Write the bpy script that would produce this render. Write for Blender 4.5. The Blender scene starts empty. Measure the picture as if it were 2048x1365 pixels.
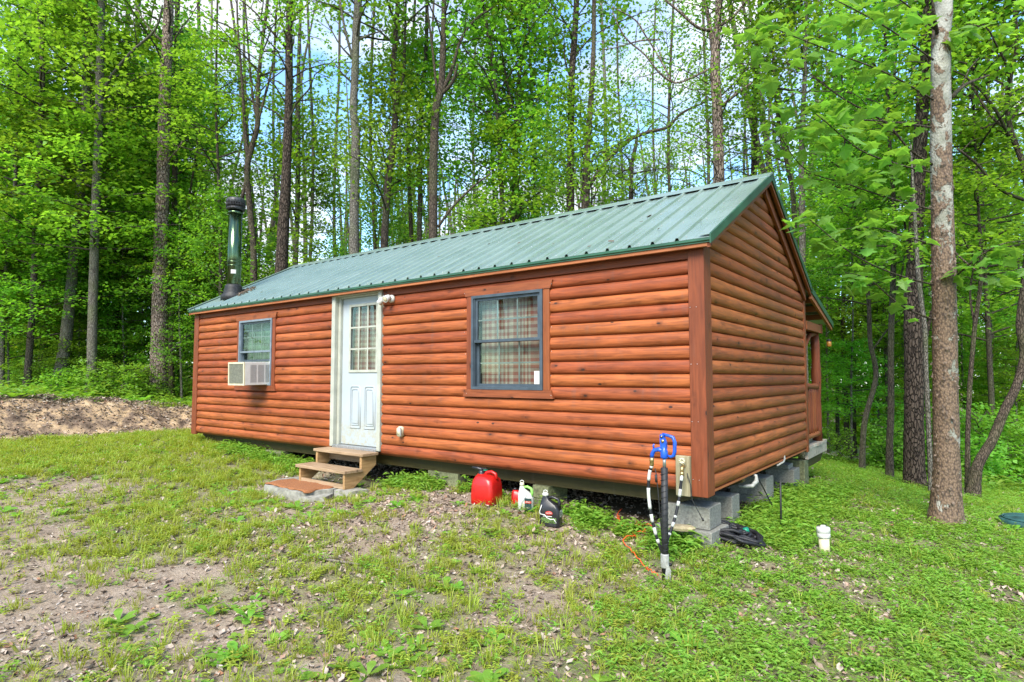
import bpy, bmesh, math, random
import numpy as np
from mathutils import Vector, Matrix, Euler
R_ = math.radians
SC = bpy.context.scene
COL = SC.collection

# ---------------------------------------------------------------- camera
F_PX = 1198.54
YAW, PITCH = R_(-37.265), R_(3.42)
CAM = Vector((1.848, -5.185, 0.989))
fw = Vector((math.sin(YAW)*math.cos(PITCH), math.cos(YAW)*math.cos(PITCH), math.sin(PITCH)))
rt = Vector((math.cos(YAW), -math.sin(YAW), 0))
up = rt.cross(fw)
cd = bpy.data.cameras.new('camera'); cam = bpy.data.objects.new('camera', cd); COL.objects.link(cam)
cd.sensor_width = 36; cd.lens = F_PX/2048*36; cd.clip_end = 600; cd.clip_start = 0.05
cam.matrix_world = Matrix(((rt.x, up.x, -fw.x, CAM.x), (rt.y, up.y, -fw.y, CAM.y), (rt.z, up.z, -fw.z, CAM.z), (0, 0, 0, 1)))
SC.camera = cam

# ---------------------------------------------------------------- sky, sun, exposure
SUN_EL, SUN_AZ = R_(44), R_(162)      # azimuth measured from +Y towards +X: the sun stands behind and left of the camera
world = bpy.data.worlds.new('World'); SC.world = world; world.use_nodes = True
wt = world.node_tree; wt.nodes.clear()
def WN(t, **k):
    n = wt.nodes.new(t)
    for a, b in k.items(): setattr(n, a, b)
    return n
wo = WN('ShaderNodeOutputWorld'); bg = WN('ShaderNodeBackground'); bg.inputs['Strength'].default_value = 0.15
sky = WN('ShaderNodeTexSky', sky_type='NISHITA', sun_disc=False, sun_elevation=SUN_EL, sun_rotation=SUN_AZ, air_density=1.3, dust_density=0.6, ozone_density=1.5)
tc = WN('ShaderNodeTexCoord'); sep = WN('ShaderNodeSeparateXYZ')
wt.links.new(tc.outputs['Generated'], sep.inputs[0])
addz = WN('ShaderNodeMath', operation='ADD'); addz.inputs[1].default_value = 0.22
wt.links.new(sep.outputs['Z'], addz.inputs[0])
mx = WN('ShaderNodeMath', operation='MAXIMUM'); mx.inputs[1].default_value = 0.12; wt.links.new(addz.outputs[0], mx.inputs[0])
dv = WN('ShaderNodeVectorMath', operation='DIVIDE'); cmb = WN('ShaderNodeCombineXYZ')
for i in range(3): wt.links.new(mx.outputs[0], cmb.inputs[i])
wt.links.new(tc.outputs['Generated'], dv.inputs[0]); wt.links.new(cmb.outputs[0], dv.inputs[1])
nz = WN('ShaderNodeTexNoise'); nz.inputs['Scale'].default_value = 1.7; nz.inputs['Detail'].default_value = 8; nz.inputs['Roughness'].default_value = 0.55
nz.inputs['Distortion'].default_value = 0.3
wt.links.new(dv.outputs[0], nz.inputs['Vector'])
rmp = WN('ShaderNodeValToRGB'); rmp.color_ramp.elements[0].position = 0.46; rmp.color_ramp.elements[1].position = 0.60
wt.links.new(nz.outputs['Fac'], rmp.inputs[0])
nz2 = WN('ShaderNodeTexNoise'); nz2.inputs['Scale'].default_value = 3.1; nz2.inputs['Detail'].default_value = 5
wt.links.new(dv.outputs[0], nz2.inputs['Vector'])
cr2 = WN('ShaderNodeValToRGB'); cr2.color_ramp.elements[0].position = 0.35; cr2.color_ramp.elements[1].position = 0.65
cr2.color_ramp.elements[0].color = (1.7, 1.9, 2.2, 1); cr2.color_ramp.elements[1].color = (3.1, 3.15, 3.25, 1)
wt.links.new(nz2.outputs['Fac'], cr2.inputs[0])
mixc = WN('ShaderNodeMix', data_type='RGBA')
skm = WN('ShaderNodeMix', data_type='RGBA', blend_type='MULTIPLY'); skm.inputs[0].default_value = 1.0; skm.inputs[7].default_value = (.62, .80, .95, 1)
wt.links.new(sky.outputs[0], skm.inputs[6])
wt.links.new(rmp.outputs[0], mixc.inputs[0]); wt.links.new(skm.outputs[2], mixc.inputs[6]); wt.links.new(cr2.outputs[0], mixc.inputs[7])
wt.links.new(mixc.outputs[2], bg.inputs['Color']); wt.links.new(bg.outputs[0], wo.inputs[0])
sd = bpy.data.lights.new('sun', 'SUN'); sd.energy = 2.5; sd.angle = R_(32); sd.color = (1.0, 0.93, 0.80)
sun = bpy.data.objects.new('sun', sd); COL.objects.link(sun)
sv = Vector((math.sin(SUN_AZ)*math.cos(SUN_EL), math.cos(SUN_AZ)*math.cos(SUN_EL), math.sin(SUN_EL)))
sun.rotation_euler = sv.to_track_quat('Z', 'Y').to_euler(); sun.location = sv*60
SC.view_settings.view_transform = 'Standard'; SC.view_settings.look = 'None'; SC.view_settings.gamma = 1
SC.view_settings.use_curve_mapping = False; SC.view_settings.exposure = 1.65
SC.render.engine = 'CYCLES'
SC.cycles.max_bounces = 8; SC.cycles.diffuse_bounces = 5; SC.cycles.glossy_bounces = 3; SC.cycles.transmission_bounces = 5
SC.cycles.transparent_max_bounces = 12; SC.cycles.caustics_reflective = False; SC.cycles.caustics_refractive = False

# ---------------------------------------------------------------- helpers
def ray(px, py): return fw + rt*((px-1024)/F_PX) + up*((682.5-py)/F_PX)
def P(px, py, depth): return CAM + ray(px, py)*depth          # the point seen at photo pixel (px, py), depth metres along the view axis
def onY(px, py, Y): d = ray(px, py); return CAM + d*((Y-CAM.y)/d.y)

def tag(o, label=None, cat=None, group=None, kind=None):
    if label: o['label'] = label
    if cat: o['category'] = cat
    if group: o['group'] = group
    if kind: o['kind'] = kind
    return o
def empty(name, loc, label, cat, group=None):
    o = bpy.data.objects.new(name, None); o.empty_display_size = 0.2; COL.objects.link(o); o.location = loc
    return tag(o, label, cat, group)
def link(name, me, mat=None, parent=None, loc=None):
    if mat is not None and not me.materials:
        for m in (mat if isinstance(mat, (list, tuple)) else [mat]): me.materials.append(m)
    o = bpy.data.objects.new(name, me); COL.objects.link(o)
    if parent is not None:
        o.parent = parent
        if loc is None:                       # the mesh is in world coordinates: cancel the parent's place
            w = parent; off = Vector((0, 0, 0))
            while w is not None: off += w.location; w = w.parent
            o.location = -off
    if loc is not None: o.location = loc
    return o

class MB:
    def __init__(s): s.v = []; s.f = []; s.m = []; s.sm = []
    def add(s, vs, fs, mi=0, smooth=False, M=None):
        o = len(s.v)
        s.v += [tuple(M @ Vector(v)) for v in vs] if M is not None else [tuple(v) for v in vs]
        for f in fs: s.f.append(tuple(o+i for i in f)); s.m.append(mi); s.sm.append(smooth)
    def box(s, x0, x1, y0, y1, z0, z1, mi=0, M=None, bev=0.0):
        if bev <= 0:
            vs = [(x, y, z) for z in (z0, z1) for y in (y0, y1) for x in (x0, x1)]
            s.add(vs, [(0, 2, 3, 1), (4, 5, 7, 6), (0, 1, 5, 4), (2, 6, 7, 3), (0, 4, 6, 2), (1, 3, 7, 5)], mi, False, M)
        else:
            bm = bmesh.new()
            bmesh.ops.create_cube(bm, size=1, matrix=Matrix.Translation(((x0+x1)/2, (y0+y1)/2, (z0+z1)/2)) @ Matrix.Diagonal((x1-x0, y1-y0, z1-z0, 1)))
            bmesh.ops.bevel(bm, geom=bm.edges[:], offset=bev, segments=1 if bev < 0.012 else 3, affect='EDGES')
            bm.verts.index_update()
            s.add([v.co[:] for v in bm.verts], [[v.index for v in f.verts] for f in bm.faces], mi, bev >= 0.012, M); bm.free()
    def tube(s, pts, rad, n=8, mi=0, cap=True, smooth=True, M=None, jit=None):
        pts = [Vector(p) for p in pts]
        if not isinstance(rad, (list, tuple)): rad = [rad]*len(pts)
        vs = []; prev = None
        for i, p in enumerate(pts):
            a = pts[max(i-1, 0)]; b = pts[min(i+1, len(pts)-1)]; t = (b-a).normalized()
            if prev is None:
                h = Vector((0, 0, 1)) if abs(t.z) < 0.9 else Vector((1, 0, 0)); u = t.cross(h).normalized()
            else: u = (prev - t*prev.dot(t)).normalized()
            prev = u; w = t.cross(u)
            for k in range(n):
                a_ = 2*math.pi*k/n; r = rad[i]*(1 if jit is None else jit(i, k))
                vs.append(p + u*(math.cos(a_)*r) + w*(math.sin(a_)*r))
        fs = [(i*n+k, i*n+(k+1) % n, (i+1)*n+(k+1) % n, (i+1)*n+k) for i in range(len(pts)-1) for k in range(n)]
        if cap: fs += [tuple(range(n-1, -1, -1)), tuple((len(pts)-1)*n+k for k in range(n))]
        s.add(vs, fs, mi, smooth, M)
    def lathe(s, prof, n=20, mi=0, M=None, smooth=True, sx=1, sy=1):
        vs = [(r*math.cos(2*math.pi*k/n)*sx, r*math.sin(2*math.pi*k/n)*sy, z) for r, z in prof for k in range(n)]
        fs = [(i*n+k, i*n+(k+1) % n, (i+1)*n+(k+1) % n, (i+1)*n+k) for i in range(len(prof)-1) for k in range(n)]
        if prof[0][0] > 1e-4: fs.append(tuple(range(n-1, -1, -1)))
        if prof[-1][0] > 1e-4: fs.append(tuple((len(prof)-1)*n+k for k in range(n)))
        s.add(vs, fs, mi, smooth, M)
    def prism(s, poly, axis, a, b, mi=0, M=None):   # poly in the plane of the two other axes
        def pt(u, v, w): return {'x': (w, u, v), 'y': (u, w, v), 'z': (u, v, w)}[axis]
        n = len(poly); vs = [pt(u, v, a) for u, v in poly]+[pt(u, v, b) for u, v in poly]
        fs = [(i, (i+1) % n, n+(i+1) % n, n+i) for i in range(n)]+[tuple(range(n-1, -1, -1)), tuple(range(n, 2*n))]
        s.add(vs, fs, mi, False, M)
    def mesh(s, name='mesh', fix=True):
        me = bpy.data.meshes.new(name); me.from_pydata(s.v, [], s.f)
        me.polygons.foreach_set('material_index', s.m); me.polygons.foreach_set('use_smooth', s.sm)
        if fix:
            bm = bmesh.new(); bm.from_mesh(me); bmesh.ops.recalc_face_normals(bm, faces=bm.faces); bm.to_mesh(me); bm.free()
        me.update(); return me
    def build(s, name, mat, parent=None, loc=None, fix=True):
        me = s.mesh(name, fix)
        for m in (mat if isinstance(mat, (list, tuple)) else [mat]): me.materials.append(m)
        return link(name, me, None, parent, loc)
def B(name, mat, parent, *a, **k):
    m = MB(); m.box(*a, **k); return m.build(name, mat, parent)
def rotm(loc, ex=0, ey=0, ez=0, sc=(1, 1, 1)):
    return Matrix.Translation(loc) @ Euler((ex, ey, ez)).to_matrix().to_4x4() @ Matrix.Diagonal((*sc, 1))

def np_mesh(name, verts, quads, mat, rnd=None, smooth=False, k=4):
    me = bpy.data.meshes.new(name); nv = len(verts); nf = len(quads)
    me.vertices.add(nv); me.vertices.foreach_set('co', np.asarray(verts, np.float32).ravel())
    me.loops.add(nf*k); me.loops.foreach_set('vertex_index', np.asarray(quads, np.int32).ravel())
    me.polygons.add(nf); me.polygons.foreach_set('loop_start', np.arange(0, nf*k, k, dtype=np.int32))
    if smooth: me.polygons.foreach_set('use_smooth', np.ones(nf, bool))
    me.update(calc_edges=True)
    if rnd is not None:
        a = me.attributes.new('rnd', 'FLOAT', 'POINT'); a.data.foreach_set('value', np.asarray(rnd, np.float32))
    me.materials.append(mat); return me

# value noise for shapes
def vnoise(x, y, seed=0):
    x = np.asarray(x, float); y = np.asarray(y, float)
    xi = np.floor(x).astype(np.int64); yi = np.floor(y).astype(np.int64); xf = x-xi; yf = y-yi
    def h(a, b):
        n = (a*374761393 + b*668265263 + seed*1442695041) & 0x7fffffff
        n = ((n ^ (n >> 13))*1274126177) & 0x7fffffff
        return ((n ^ (n >> 16)) & 0xffff)/65535.0
    u = xf*xf*(3-2*xf); v = yf*yf*(3-2*yf)
    return (h(xi, yi)*(1-u)+h(xi+1, yi)*u)*(1-v)+(h(xi, yi+1)*(1-u)+h(xi+1, yi+1)*u)*v
def fbm(x, y, seed=0, o=4):
    s = 0; a = 0.5; f = 1
    for i in range(o): s = s+a*vnoise(x*f, y*f, seed+i*17); a *= .5; f *= 2.03
    return s/(1-0.5**o)

# ---------------------------------------------------------------- materials
class NT:
    def __init__(s, name):
        s.mat = bpy.data.materials.new(name); s.mat.use_nodes = True; s.t = s.mat.node_tree; s.t.nodes.clear()
        s.out = s.n('ShaderNodeOutputMaterial'); s.b = s.n('ShaderNodeBsdfPrincipled'); s.l(s.b.outputs[0], s.out.inputs[0])
    def n(s, t, ins=None, **k):
        n = s.t.nodes.new(t)
        for a, b in k.items(): setattr(n, a, b)
        for a, b in (ins or {}).items():
            if hasattr(b, 'is_linked') or isinstance(b, bpy.types.NodeSocket): s.l(b, n.inputs[a])
            else: n.inputs[a].default_value = b
        return n
    def l(s, a, b): s.t.links.new(a, b)
    def obj(s, scale=(1, 1, 1), rot=(0, 0, 0)):
        tc = s.n('ShaderNodeTexCoord'); m = s.n('ShaderNodeMapping', {'Vector': tc.outputs['Object']})
        m.inputs['Scale'].default_value = scale; m.inputs['Rotation'].default_value = rot; return m.outputs[0]
    def noise(s, vec, scale, detail=4, rough=.55, dist=0):
        return s.n('ShaderNodeTexNoise', {'Vector': vec, 'Scale': scale, 'Detail': detail, 'Roughness': rough, 'Distortion': dist}).outputs['Fac']
    def ramp(s, fac, *stops):
        r = s.n('ShaderNodeValToRGB', {'Fac': fac}); e = r.color_ramp.elements
        while len(e) < len(stops): e.new(0.5)
        for q, (p, c) in zip(e, stops):
            q.position = p; q.color = (*c, 1) if isinstance(c, (tuple, list)) else (c, c, c, 1)
        return r.outputs[0]
    def mix(s, fac, a, b, mode='MIX'):
        m = s.n('ShaderNodeMix', data_type='RGBA', blend_type=mode)
        for i, v in ((0, fac), (6, a), (7, b)):
            if isinstance(v, bpy.types.NodeSocket): s.l(v, m.inputs[i])
            elif i == 0: m.inputs[0].default_value = v
            else: m.inputs[i].default_value = (*v, 1)
        return m.outputs[2]
    def bump(s, h, strength=.4, dist=.01, normal=None):
        b = s.n('ShaderNodeBump', {'Height': h, 'Strength': strength, 'Distance': dist})
        if normal is not None: s.l(normal, b.inputs['Normal'])
        s.l(b.outputs[0], s.b.inputs['Normal']); return b.outputs[0]
    def col(s, c):
        if isinstance(c, bpy.types.NodeSocket): s.l(c, s.b.inputs['Base Color'])
        else: s.b.inputs['Base Color'].default_value = (*c, 1)
    def set(s, **k):
        nm = {'rough': 'Roughness', 'metal': 'Metallic', 'spec': 'Specular IOR Level', 'coat': 'Coat Weight', 'trans': 'Transmission Weight', 'alpha': 'Alpha'}
        for a, b in k.items():
            if isinstance(b, bpy.types.NodeSocket): s.l(b, s.b.inputs[nm[a]])
            else: s.b.inputs[nm[a]].default_value = b
    def rand(s): return s.n('ShaderNodeObjectInfo').outputs['Random']
    def attr(s, n): return s.n('ShaderNodeAttribute', attribute_name=n).outputs['Fac']
    def math(s, op, a, b=0.5):
        m = s.n('ShaderNodeMath', operation=op)
        for i, v in ((0, a), (1, b)):
            if isinstance(v, bpy.types.NodeSocket): s.l(v, m.inputs[i])
            else: m.inputs[i].default_value = v
        return m.outputs[0]

def simple(name, c, rough=.6, metal=0, var=.12, scale=20, bump=0.0, spec=.4):
    t = NT(name); v = t.obj(); f = t.noise(v, scale, 5)
    d = tuple(x*(1-var*2) for x in c); l_ = tuple(min(1, x*(1+var)) for x in c)
    t.col(t.ramp(f, (.3, d), (.7, l_))); t.set(rough=rough, metal=metal, spec=spec)
    if bump: t.bump(f, bump, .004)
    return t.mat

def wood_stain(name, axis, c_lo, c_hi, knots=True, rough=.58, per_log=True, weather=.35):
    """stained softwood; grain runs along the axis"""
    t = NT(name)
    sc = {'x': (1, 14, 14), 'y': (14, 1, 14), 'z': (14, 14, 1)}[axis]
    g = t.obj(sc); o = t.obj()
    grain = t.noise(g, 3.0, 6, .6, .6)
    base = t.ramp(grain, (.28, c_lo), (.62, c_hi))
    big = t.noise(o, 1.6, 3, .5)
    base = t.mix(t.ramp(big, (.35, 0.0), (.75, weather)), base, tuple(x*.55 for x in c_lo))
    if per_log:
        hs = t.n('ShaderNodeHueSaturation', {'Color': base}); r = t.rand()
        t.l(t.ramp(r, (0, .495), (1, .505)), hs.inputs['Hue']); t.l(t.math('MULTIPLY_ADD', r, .3), hs.inputs['Value'])
        hs.inputs['Value'].default_value = 1
        m = t.n('ShaderNodeMath', operation='MULTIPLY_ADD'); t.l(r, m.inputs[0]); m.inputs[1].default_value = .28; m.inputs[2].default_value = .86
        t.l(m.outputs[0], hs.inputs['Value']); base = hs.outputs[0]
    if knots:
        ks = {'x': (1.3, 3.0, 2.6), 'y': (3.0, 1.3, 2.6), 'z': (3, 3, 1.3)}[axis]
        kv = t.obj(ks)
        vo = t.n('ShaderNodeTexVoronoi', {'Vector': kv, 'Scale': 2.6, 'Randomness': 1.0}, feature='F1')
        dist = vo.outputs['Distance']
        halo = t.ramp(dist, (.06, 1.0), (.30, 0.0)); core = t.ramp(dist, (.050, 1.0), (.085, 0.0))
        hn = t.math('MULTIPLY', halo, t.ramp(t.noise(o, 9, 3), (.42, 0.0), (.62, .65)))
        base = t.mix(hn, base, tuple(x*.30 for x in c_lo)); base = t.mix(core, base, (.03, .012, .008))
    drip = t.noise(t.obj((6, 6, .7)), 2.2, 4); 
    base = t.mix(t.ramp(drip, (.58, 0.0), (.78, .28)), base, (.12, .085, .07))
    t.col(base); t.set(rough=t.ramp(grain, (.3, rough-.1), (.7, rough+.12)), spec=.35)
    t.bump(t.math('ADD', grain, t.math('MULTIPLY', big, .4)), .35, .006)
    return t.mat

M = {}
LO, HI = (.140, .033, .010), (.39, .100, .029)
M['log_x'] = wood_stain('stained_log', 'x', LO, HI)
M['log_y'] = wood_stain('stained_log_gable', 'y', (.155, .040, .012), (.41, .116, .036))  # same stain as the front logs, lightened to offset weaker light here
M['trim_x'] = wood_stain('trim_stain', 'x', (.14, .036, .013), (.26, .070, .024), knots=True, weather=.3)
M['trim_y'] = wood_stain('rake_stain', 'y', (.16, .044, .014), (.30, .088, .03), knots=False)
M['trim_z'] = wood_stain('post_stain', 'z', (.14, .036, .011), (.25, .066, .021), knots=True)
M['fascia'] = wood_stain('fascia_stain', 'x', (.26, .08, .026), (.44, .155, .06), knots=True, per_log=False)
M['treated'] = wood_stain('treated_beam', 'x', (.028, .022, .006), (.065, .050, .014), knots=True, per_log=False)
M['step_wood'] = wood_stain('step_wood', 'x', (.23, .15, .08), (.44, .31, .19), knots=True, per_log=True, weather=.2)
M['step_side'] = wood_stain('stringer_wood', 'y', (.25, .14, .055), (.44, .27, .125), knots=True, per_log=False, weather=.2)
M['grey_wood'] = wood_stain('grey_board', 'z', (.19, .16, .09), (.38, .34, .22), knots=True, per_log=False, weather=.15)
M['deck_wood'] = wood_stain('deck_wood', 'x', (.30, .25, .20), (.55, .48, .40), knots=True)
M['stick'] = wood_stain('dead_wood', 'z', (.10, .08, .065), (.24, .20, .17), knots=False, per_log=False)
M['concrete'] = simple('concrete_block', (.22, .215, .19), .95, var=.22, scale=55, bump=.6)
M['concrete_moss_shade'] = simple('mossy_shaded_block', (.16, .17, .09), .95, var=.3, scale=30, bump=.6)  # moss colour, with shade and reflected green darkened into it
M['slab'] = simple('weathered_slab', (.30, .29, .25), .95, var=.25, scale=14, bump=.5)
M['mat'] = simple('coir', (.33, .13, .05), 1, var=.4, scale=260, bump=1.0)
M['black_rubber'] = simple('black_rubber', (.022, .022, .024), .55, var=.3, scale=30, bump=.2)
M['black_plastic'] = simple('black_plastic', (.02, .02, .023), .3, var=.2, scale=8)
M['fabric_black'] = simple('black_hose_fabric', (.016, .016, .02), .5, var=.4, scale=200, bump=.6)
M['white_plastic'] = simple('white_plastic', (.55, .55, .52), .4, var=.06, scale=9)
M['ivory'] = simple('ivory_plastic', (.60, .55, .38), .45, var=.12, scale=12)
M['grey_frame'] = simple('window_vinyl', (.055, .075, .095), .4, var=.15, scale=10)
M['grey_frame_light'] = simple('screen_frame', (.17, .21, .25), .4, var=.15, scale=12)
M['muntin'] = simple('muntin_grey', (.20, .22, .22), .4, var=.1, scale=10)
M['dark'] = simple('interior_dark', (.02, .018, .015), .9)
M['white_paint'] = simple('white_trim_paint', (.40, .41, .35), .5, var=.1, scale=6, bump=.15)
M['red_plastic'] = simple('red_can_plastic', (.45, .010, .008), .32, var=.12, scale=14, bump=.08, spec=.5)
M['blue_paint'] = simple('blue_enamel', (.015, .09, .52), .3, var=.2, scale=30, spec=.5)
M['brass'] = simple('brass', (.55, .40, .18), .35, metal=.9, var=.2, scale=40)
M['steel'] = simple('galvanised', (.50, .51, .52), .4, metal=.8, var=.15, scale=30)
M['tape'] = simple('grey_tape', (.33, .33, .31), .45, var=.2, scale=30, bump=.3)
M['orange_cord'] = simple('orange_cord', (.75, .10, .02), .5, var=.1)
M['green_plastic'] = simple('green_nozzle', (.01, .20, .12), .4)
M['lid_green'] = simple('green_lid', (.03, .10, .10), .6, var=.3, scale=8)
M['amber'] = simple('amber_glass', (.38, .17, .03), .2)
M['stone'] = simple('sandstone', (.42, .34, .20), .9, var=.2, scale=20, bump=.6)
M['redlabel'] = simple('red_label', (.42, .03, .02), .4, var=.1)
M['greenlabel'] = simple('green_label', (.10, .17, .05), .4, var=.5, scale=60)
M['darklabel'] = simple('dark_label', (.02, .05, .05), .4, var=.3, scale=60)
M['handle_green'] = simple('lime_handle', (.22, .50, .10), .4, var=.1)

def m_door():
    t = NT('door_paint'); o = t.obj(); sep = t.n('ShaderNodeSeparateXYZ', {'Vector': o}); z = sep.outputs['Z']
    n = t.noise(o, 14, 6, .7); lowz = t.ramp(z, (.08, 1.0), (.55, 0.0))
    mask = t.math('MULTIPLY', lowz, t.ramp(n, (.42, 0.0), (.62, 1.0)))
    c = t.mix(t.ramp(t.noise(o, 3, 3), (.4, 0.0), (.7, .5)), (.38, .42, .45), (.31, .37, .40))
    c = t.mix(mask, c, (.36, .33, .22)); t.col(c); t.set(rough=.45)
    return t.mat
M['door'] = m_door()

def m_roof():
    t = NT('green_metal_roof'); o = t.obj()
    n = t.noise(o, 2.2, 5); st = t.noise(t.obj((5, .6, .6)), 2.0, 4)
    c = t.ramp(n, (.3, (.15, .215, .19)), (.7, (.20, .27, .245)))
    c = t.mix(t.ramp(st, (.55, 0.0), (.85, .3)), c, (.24, .28, .25)); t.col(c)
    t.set(rough=t.ramp(n, (.3, .24), (.7, .34)), spec=1.0, coat=.6); t.bump(st, .08, .01)
    t.b.inputs['Coat Roughness'].default_value = .25
    return t.mat
M['roof'] = m_roof()
M['roof_trim'] = simple('green_trim_metal', (.025, .095, .05), .4, var=.2, scale=5, spec=.5)
def m_chrome():
    t = NT('polished_flue'); o = t.obj((1, 1, .05)); n = t.noise(o, 22, 3)
    t.col(t.ramp(n, (.3, (.05, .09, .045)), (.7, (.16, .22, .13)))); t.set(rough=.2, metal=1.0); t.bump(n, .25, .004); return t.mat  # green reflection of the woods is put into the metal's colour
M['chrome'] = m_chrome()
M['flue_cap'] = simple('weathered_cap', (.07, .07, .075), .5, metal=.5, var=.4, scale=40, bump=.3)
def m_glass():
    t = NT('window_glass'); t.t.nodes.remove(t.b)
    tr = t.n('ShaderNodeBsdfTransparent', {'Color': (.86, .9, .88, 1)}); gl = t.n('ShaderNodeBsdfGlossy', {'Color': (.9, 1, .92, 1), 'Roughness': .01})
    lw = t.n('ShaderNodeFresnel', {'IOR': 1.6}); f = t.math('MULTIPLY', lw.outputs[0], .13); m = t.n('ShaderNodeMixShader', {0: f})
    t.l(tr.outputs[0], m.inputs[1]); t.l(gl.outputs[0], m.inputs[2]); t.l(m.outputs[0], t.out.inputs[0]); return t.mat
M['glass'] = m_glass()
def m_gingham(name, red, white, s=26):
    t = NT(name); tcn = t.n('ShaderNodeUVMap'); sep = t.n('ShaderNodeSeparateXYZ', {'Vector': tcn.outputs[0]})
    def stripe(ch):
        f = t.math('FRACT', t.math('MULTIPLY', ch, s)); return t.math('GREATER_THAN', f, .5)
    a, b = stripe(sep.outputs['X']), stripe(sep.outputs['Y']); s_ = t.math('MULTIPLY', t.math('ADD', a, b), .5)
    t.col(t.ramp(s_, (0, white), (.5, tuple((x+y)/2*.9 for x, y in zip(red, white))), (1, red))); t.set(rough=.9)
    return t.mat
M['gingham'] = m_gingham('gingham_cloth', (.24, .07, .055), (.40, .33, .27), 13)
M['green_cloth'] = m_gingham('green_checked_cloth', (.06, .12, .07), (.22, .30, .22), 12)

def leafmat(name, c1, c2, trans=.45, huevar=.02, backlit=1.5, rough=.45):
    t = NT(name); a = t.attr('rnd'); r = t.rand()
    c = t.ramp(a, (0, c1), (1, c2)); hs = t.n('ShaderNodeHueSaturation', {'Color': c})
    m = t.n('ShaderNodeMath', operation='MULTIPLY_ADD'); t.l(r, m.inputs[0]); m.inputs[1].default_value = huevar*2; m.inputs[2].default_value = .5-huevar
    t.l(m.outputs[0], hs.inputs['Hue'])
    m2 = t.n('ShaderNodeMath', operation='MULTIPLY_ADD'); t.l(r, m2.inputs[0]); m2.inputs[1].default_value = .35; m2.inputs[2].default_value = .82
    t.l(m2.outputs[0], hs.inputs['Value'])
    t.col(hs.outputs[0]); t.set(rough=rough, spec=.35)
    tl = t.n('ShaderNodeBsdfTranslucent'); tcv = t.mix(1.0, hs.outputs[0], (1.25*backlit, 1.15*backlit, .55*backlit), 'MULTIPLY'); t.l(tcv, tl.inputs['Color'])
    ms = t.n('ShaderNodeMixShader', {0: trans}); t.l(t.b.outputs[0], ms.inputs[1]); t.l(tl.outputs[0], ms.inputs[2]); t.l(ms.outputs[0], t.out.inputs[0])
    return t.mat
M['leaf'] = leafmat('maple_leaf', (.095, .225, .022), (.205, .400, .045), .58)
M['leaf_dark'] = leafmat('poplar_leaf', (.085, .20, .022), (.175, .345, .042), .58)
M['leaf_far'] = leafmat('far_leaf', (.19, .34, .03), (.34, .50, .06), .62)  # brighter than the near leaves: sunlight on the far woods put into the colour
M['leaf_syc'] = leafmat('sycamore_leaf', (.12, .27, .045), (.18, .38, .06), .5, .01)
M['needle'] = leafmat('pine_needle', (.060, .095, .045), (.10, .14, .06), .2)
M['grass'] = leafmat('grass_blade', (.20, .27, .025), (.40, .45, .07), .4, .015)
M['weed'] = leafmat('stiltgrass_leaf', (.13, .27, .03), (.26, .42, .058), .4, .015)
M['shrub'] = leafmat('shrub_leaf', (.13, .30, .03), (.23, .44, .06), .45, .015)
def m_litter():
    t = NT('dead_leaf'); r = t.rand()
    c = t.ramp(r, (0, (.08, .055, .04)), (.3, (.19, .14, .10)), (.6, (.31, .235, .18)), (.85, (.43, .36, .30)), (1, (.26, .12, .06)))
    t.col(c); t.set(rough=.8); return t.mat
M['litter'] = m_litter()
def m_chip():
    t = NT('stone_chip'); r = t.rand()
    t.col(t.ramp(r, (0, (.17, .14, .12)), (.4, (.30, .25, .21)), (.8, (.42, .37, .32)), (1, (.38, .27, .18)))); t.set(rough=.85); return t.mat
M['chip'] = m_chip()

def bark(name, c_dark, c_mid, c_light, s=(17, 17, 5.5), depth=.03, moss=.0):
    t = NT(name); v = t.obj(s)
    w = t.n('ShaderNodeVectorMath', {0: v}, operation='ADD'); nn = t.n('ShaderNodeTexNoise', {'Vector': v, 'Scale': .8, 'Detail': 3}); t.l(nn.outputs['Color'], w.inputs[1])
    vo = t.n('ShaderNodeTexVoronoi', {'Vector': w.outputs[0], 'Scale': 1.6}, feature='DISTANCE_TO_EDGE')
    vc = t.n('ShaderNodeTexVoronoi', {'Vector': w.outputs[0], 'Scale': 1.6}, feature='F1')
    fine = t.noise(t.obj((30, 30, 8)), 1.5, 5, .65)
    plate = t.ramp(vo.outputs['Distance'], (.0, 0.0), (.16, 1.0))
    c = t.mix(t.ramp(fine, (.3, 0.0), (.7, 1.0)), c_mid, c_light); c = t.mix(t.ramp(vc.outputs['Color'], (.2, 0.0), (.9, .35)), c, c_mid)
    c = t.mix(plate, c_dark, c)
    if moss: c = t.mix(t.ramp(t.noise(t.obj(), 1.6, 4), (.45, 0.0), (.65, moss)), c, (.12, .16, .05))
    t.col(c); t.set(rough=.95, spec=.2)
    t.bump(t.math('ADD', plate, t.math('MULTIPLY', fine, .5)), .9, depth)
    return t.mat
M['bark_pine'] = bark('pine_bark', (.055, .035, .028), (.20, .145, .115), (.40, .32, .27))
M['bark_pine_dark'] = bark('dark_pine_bark', (.016, .012, .010), (.062, .045, .035), (.13, .10, .08))
M['bark_grey'] = bark('grey_bark', (.05, .042, .036), (.14, .125, .105), (.27, .25, .21), (30, 30, 9), .012, .35)
M['bark_dark'] = bark('dark_bark', (.022, .018, .015), (.075, .06, .048), (.15, .125, .10), (32, 32, 8), .012, .25)
M['bark_brown'] = bark('brown_bark', (.025, .019, .015), (.075, .057, .043), (.15, .115, .09), (28, 28, 7), .012, .2)
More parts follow.
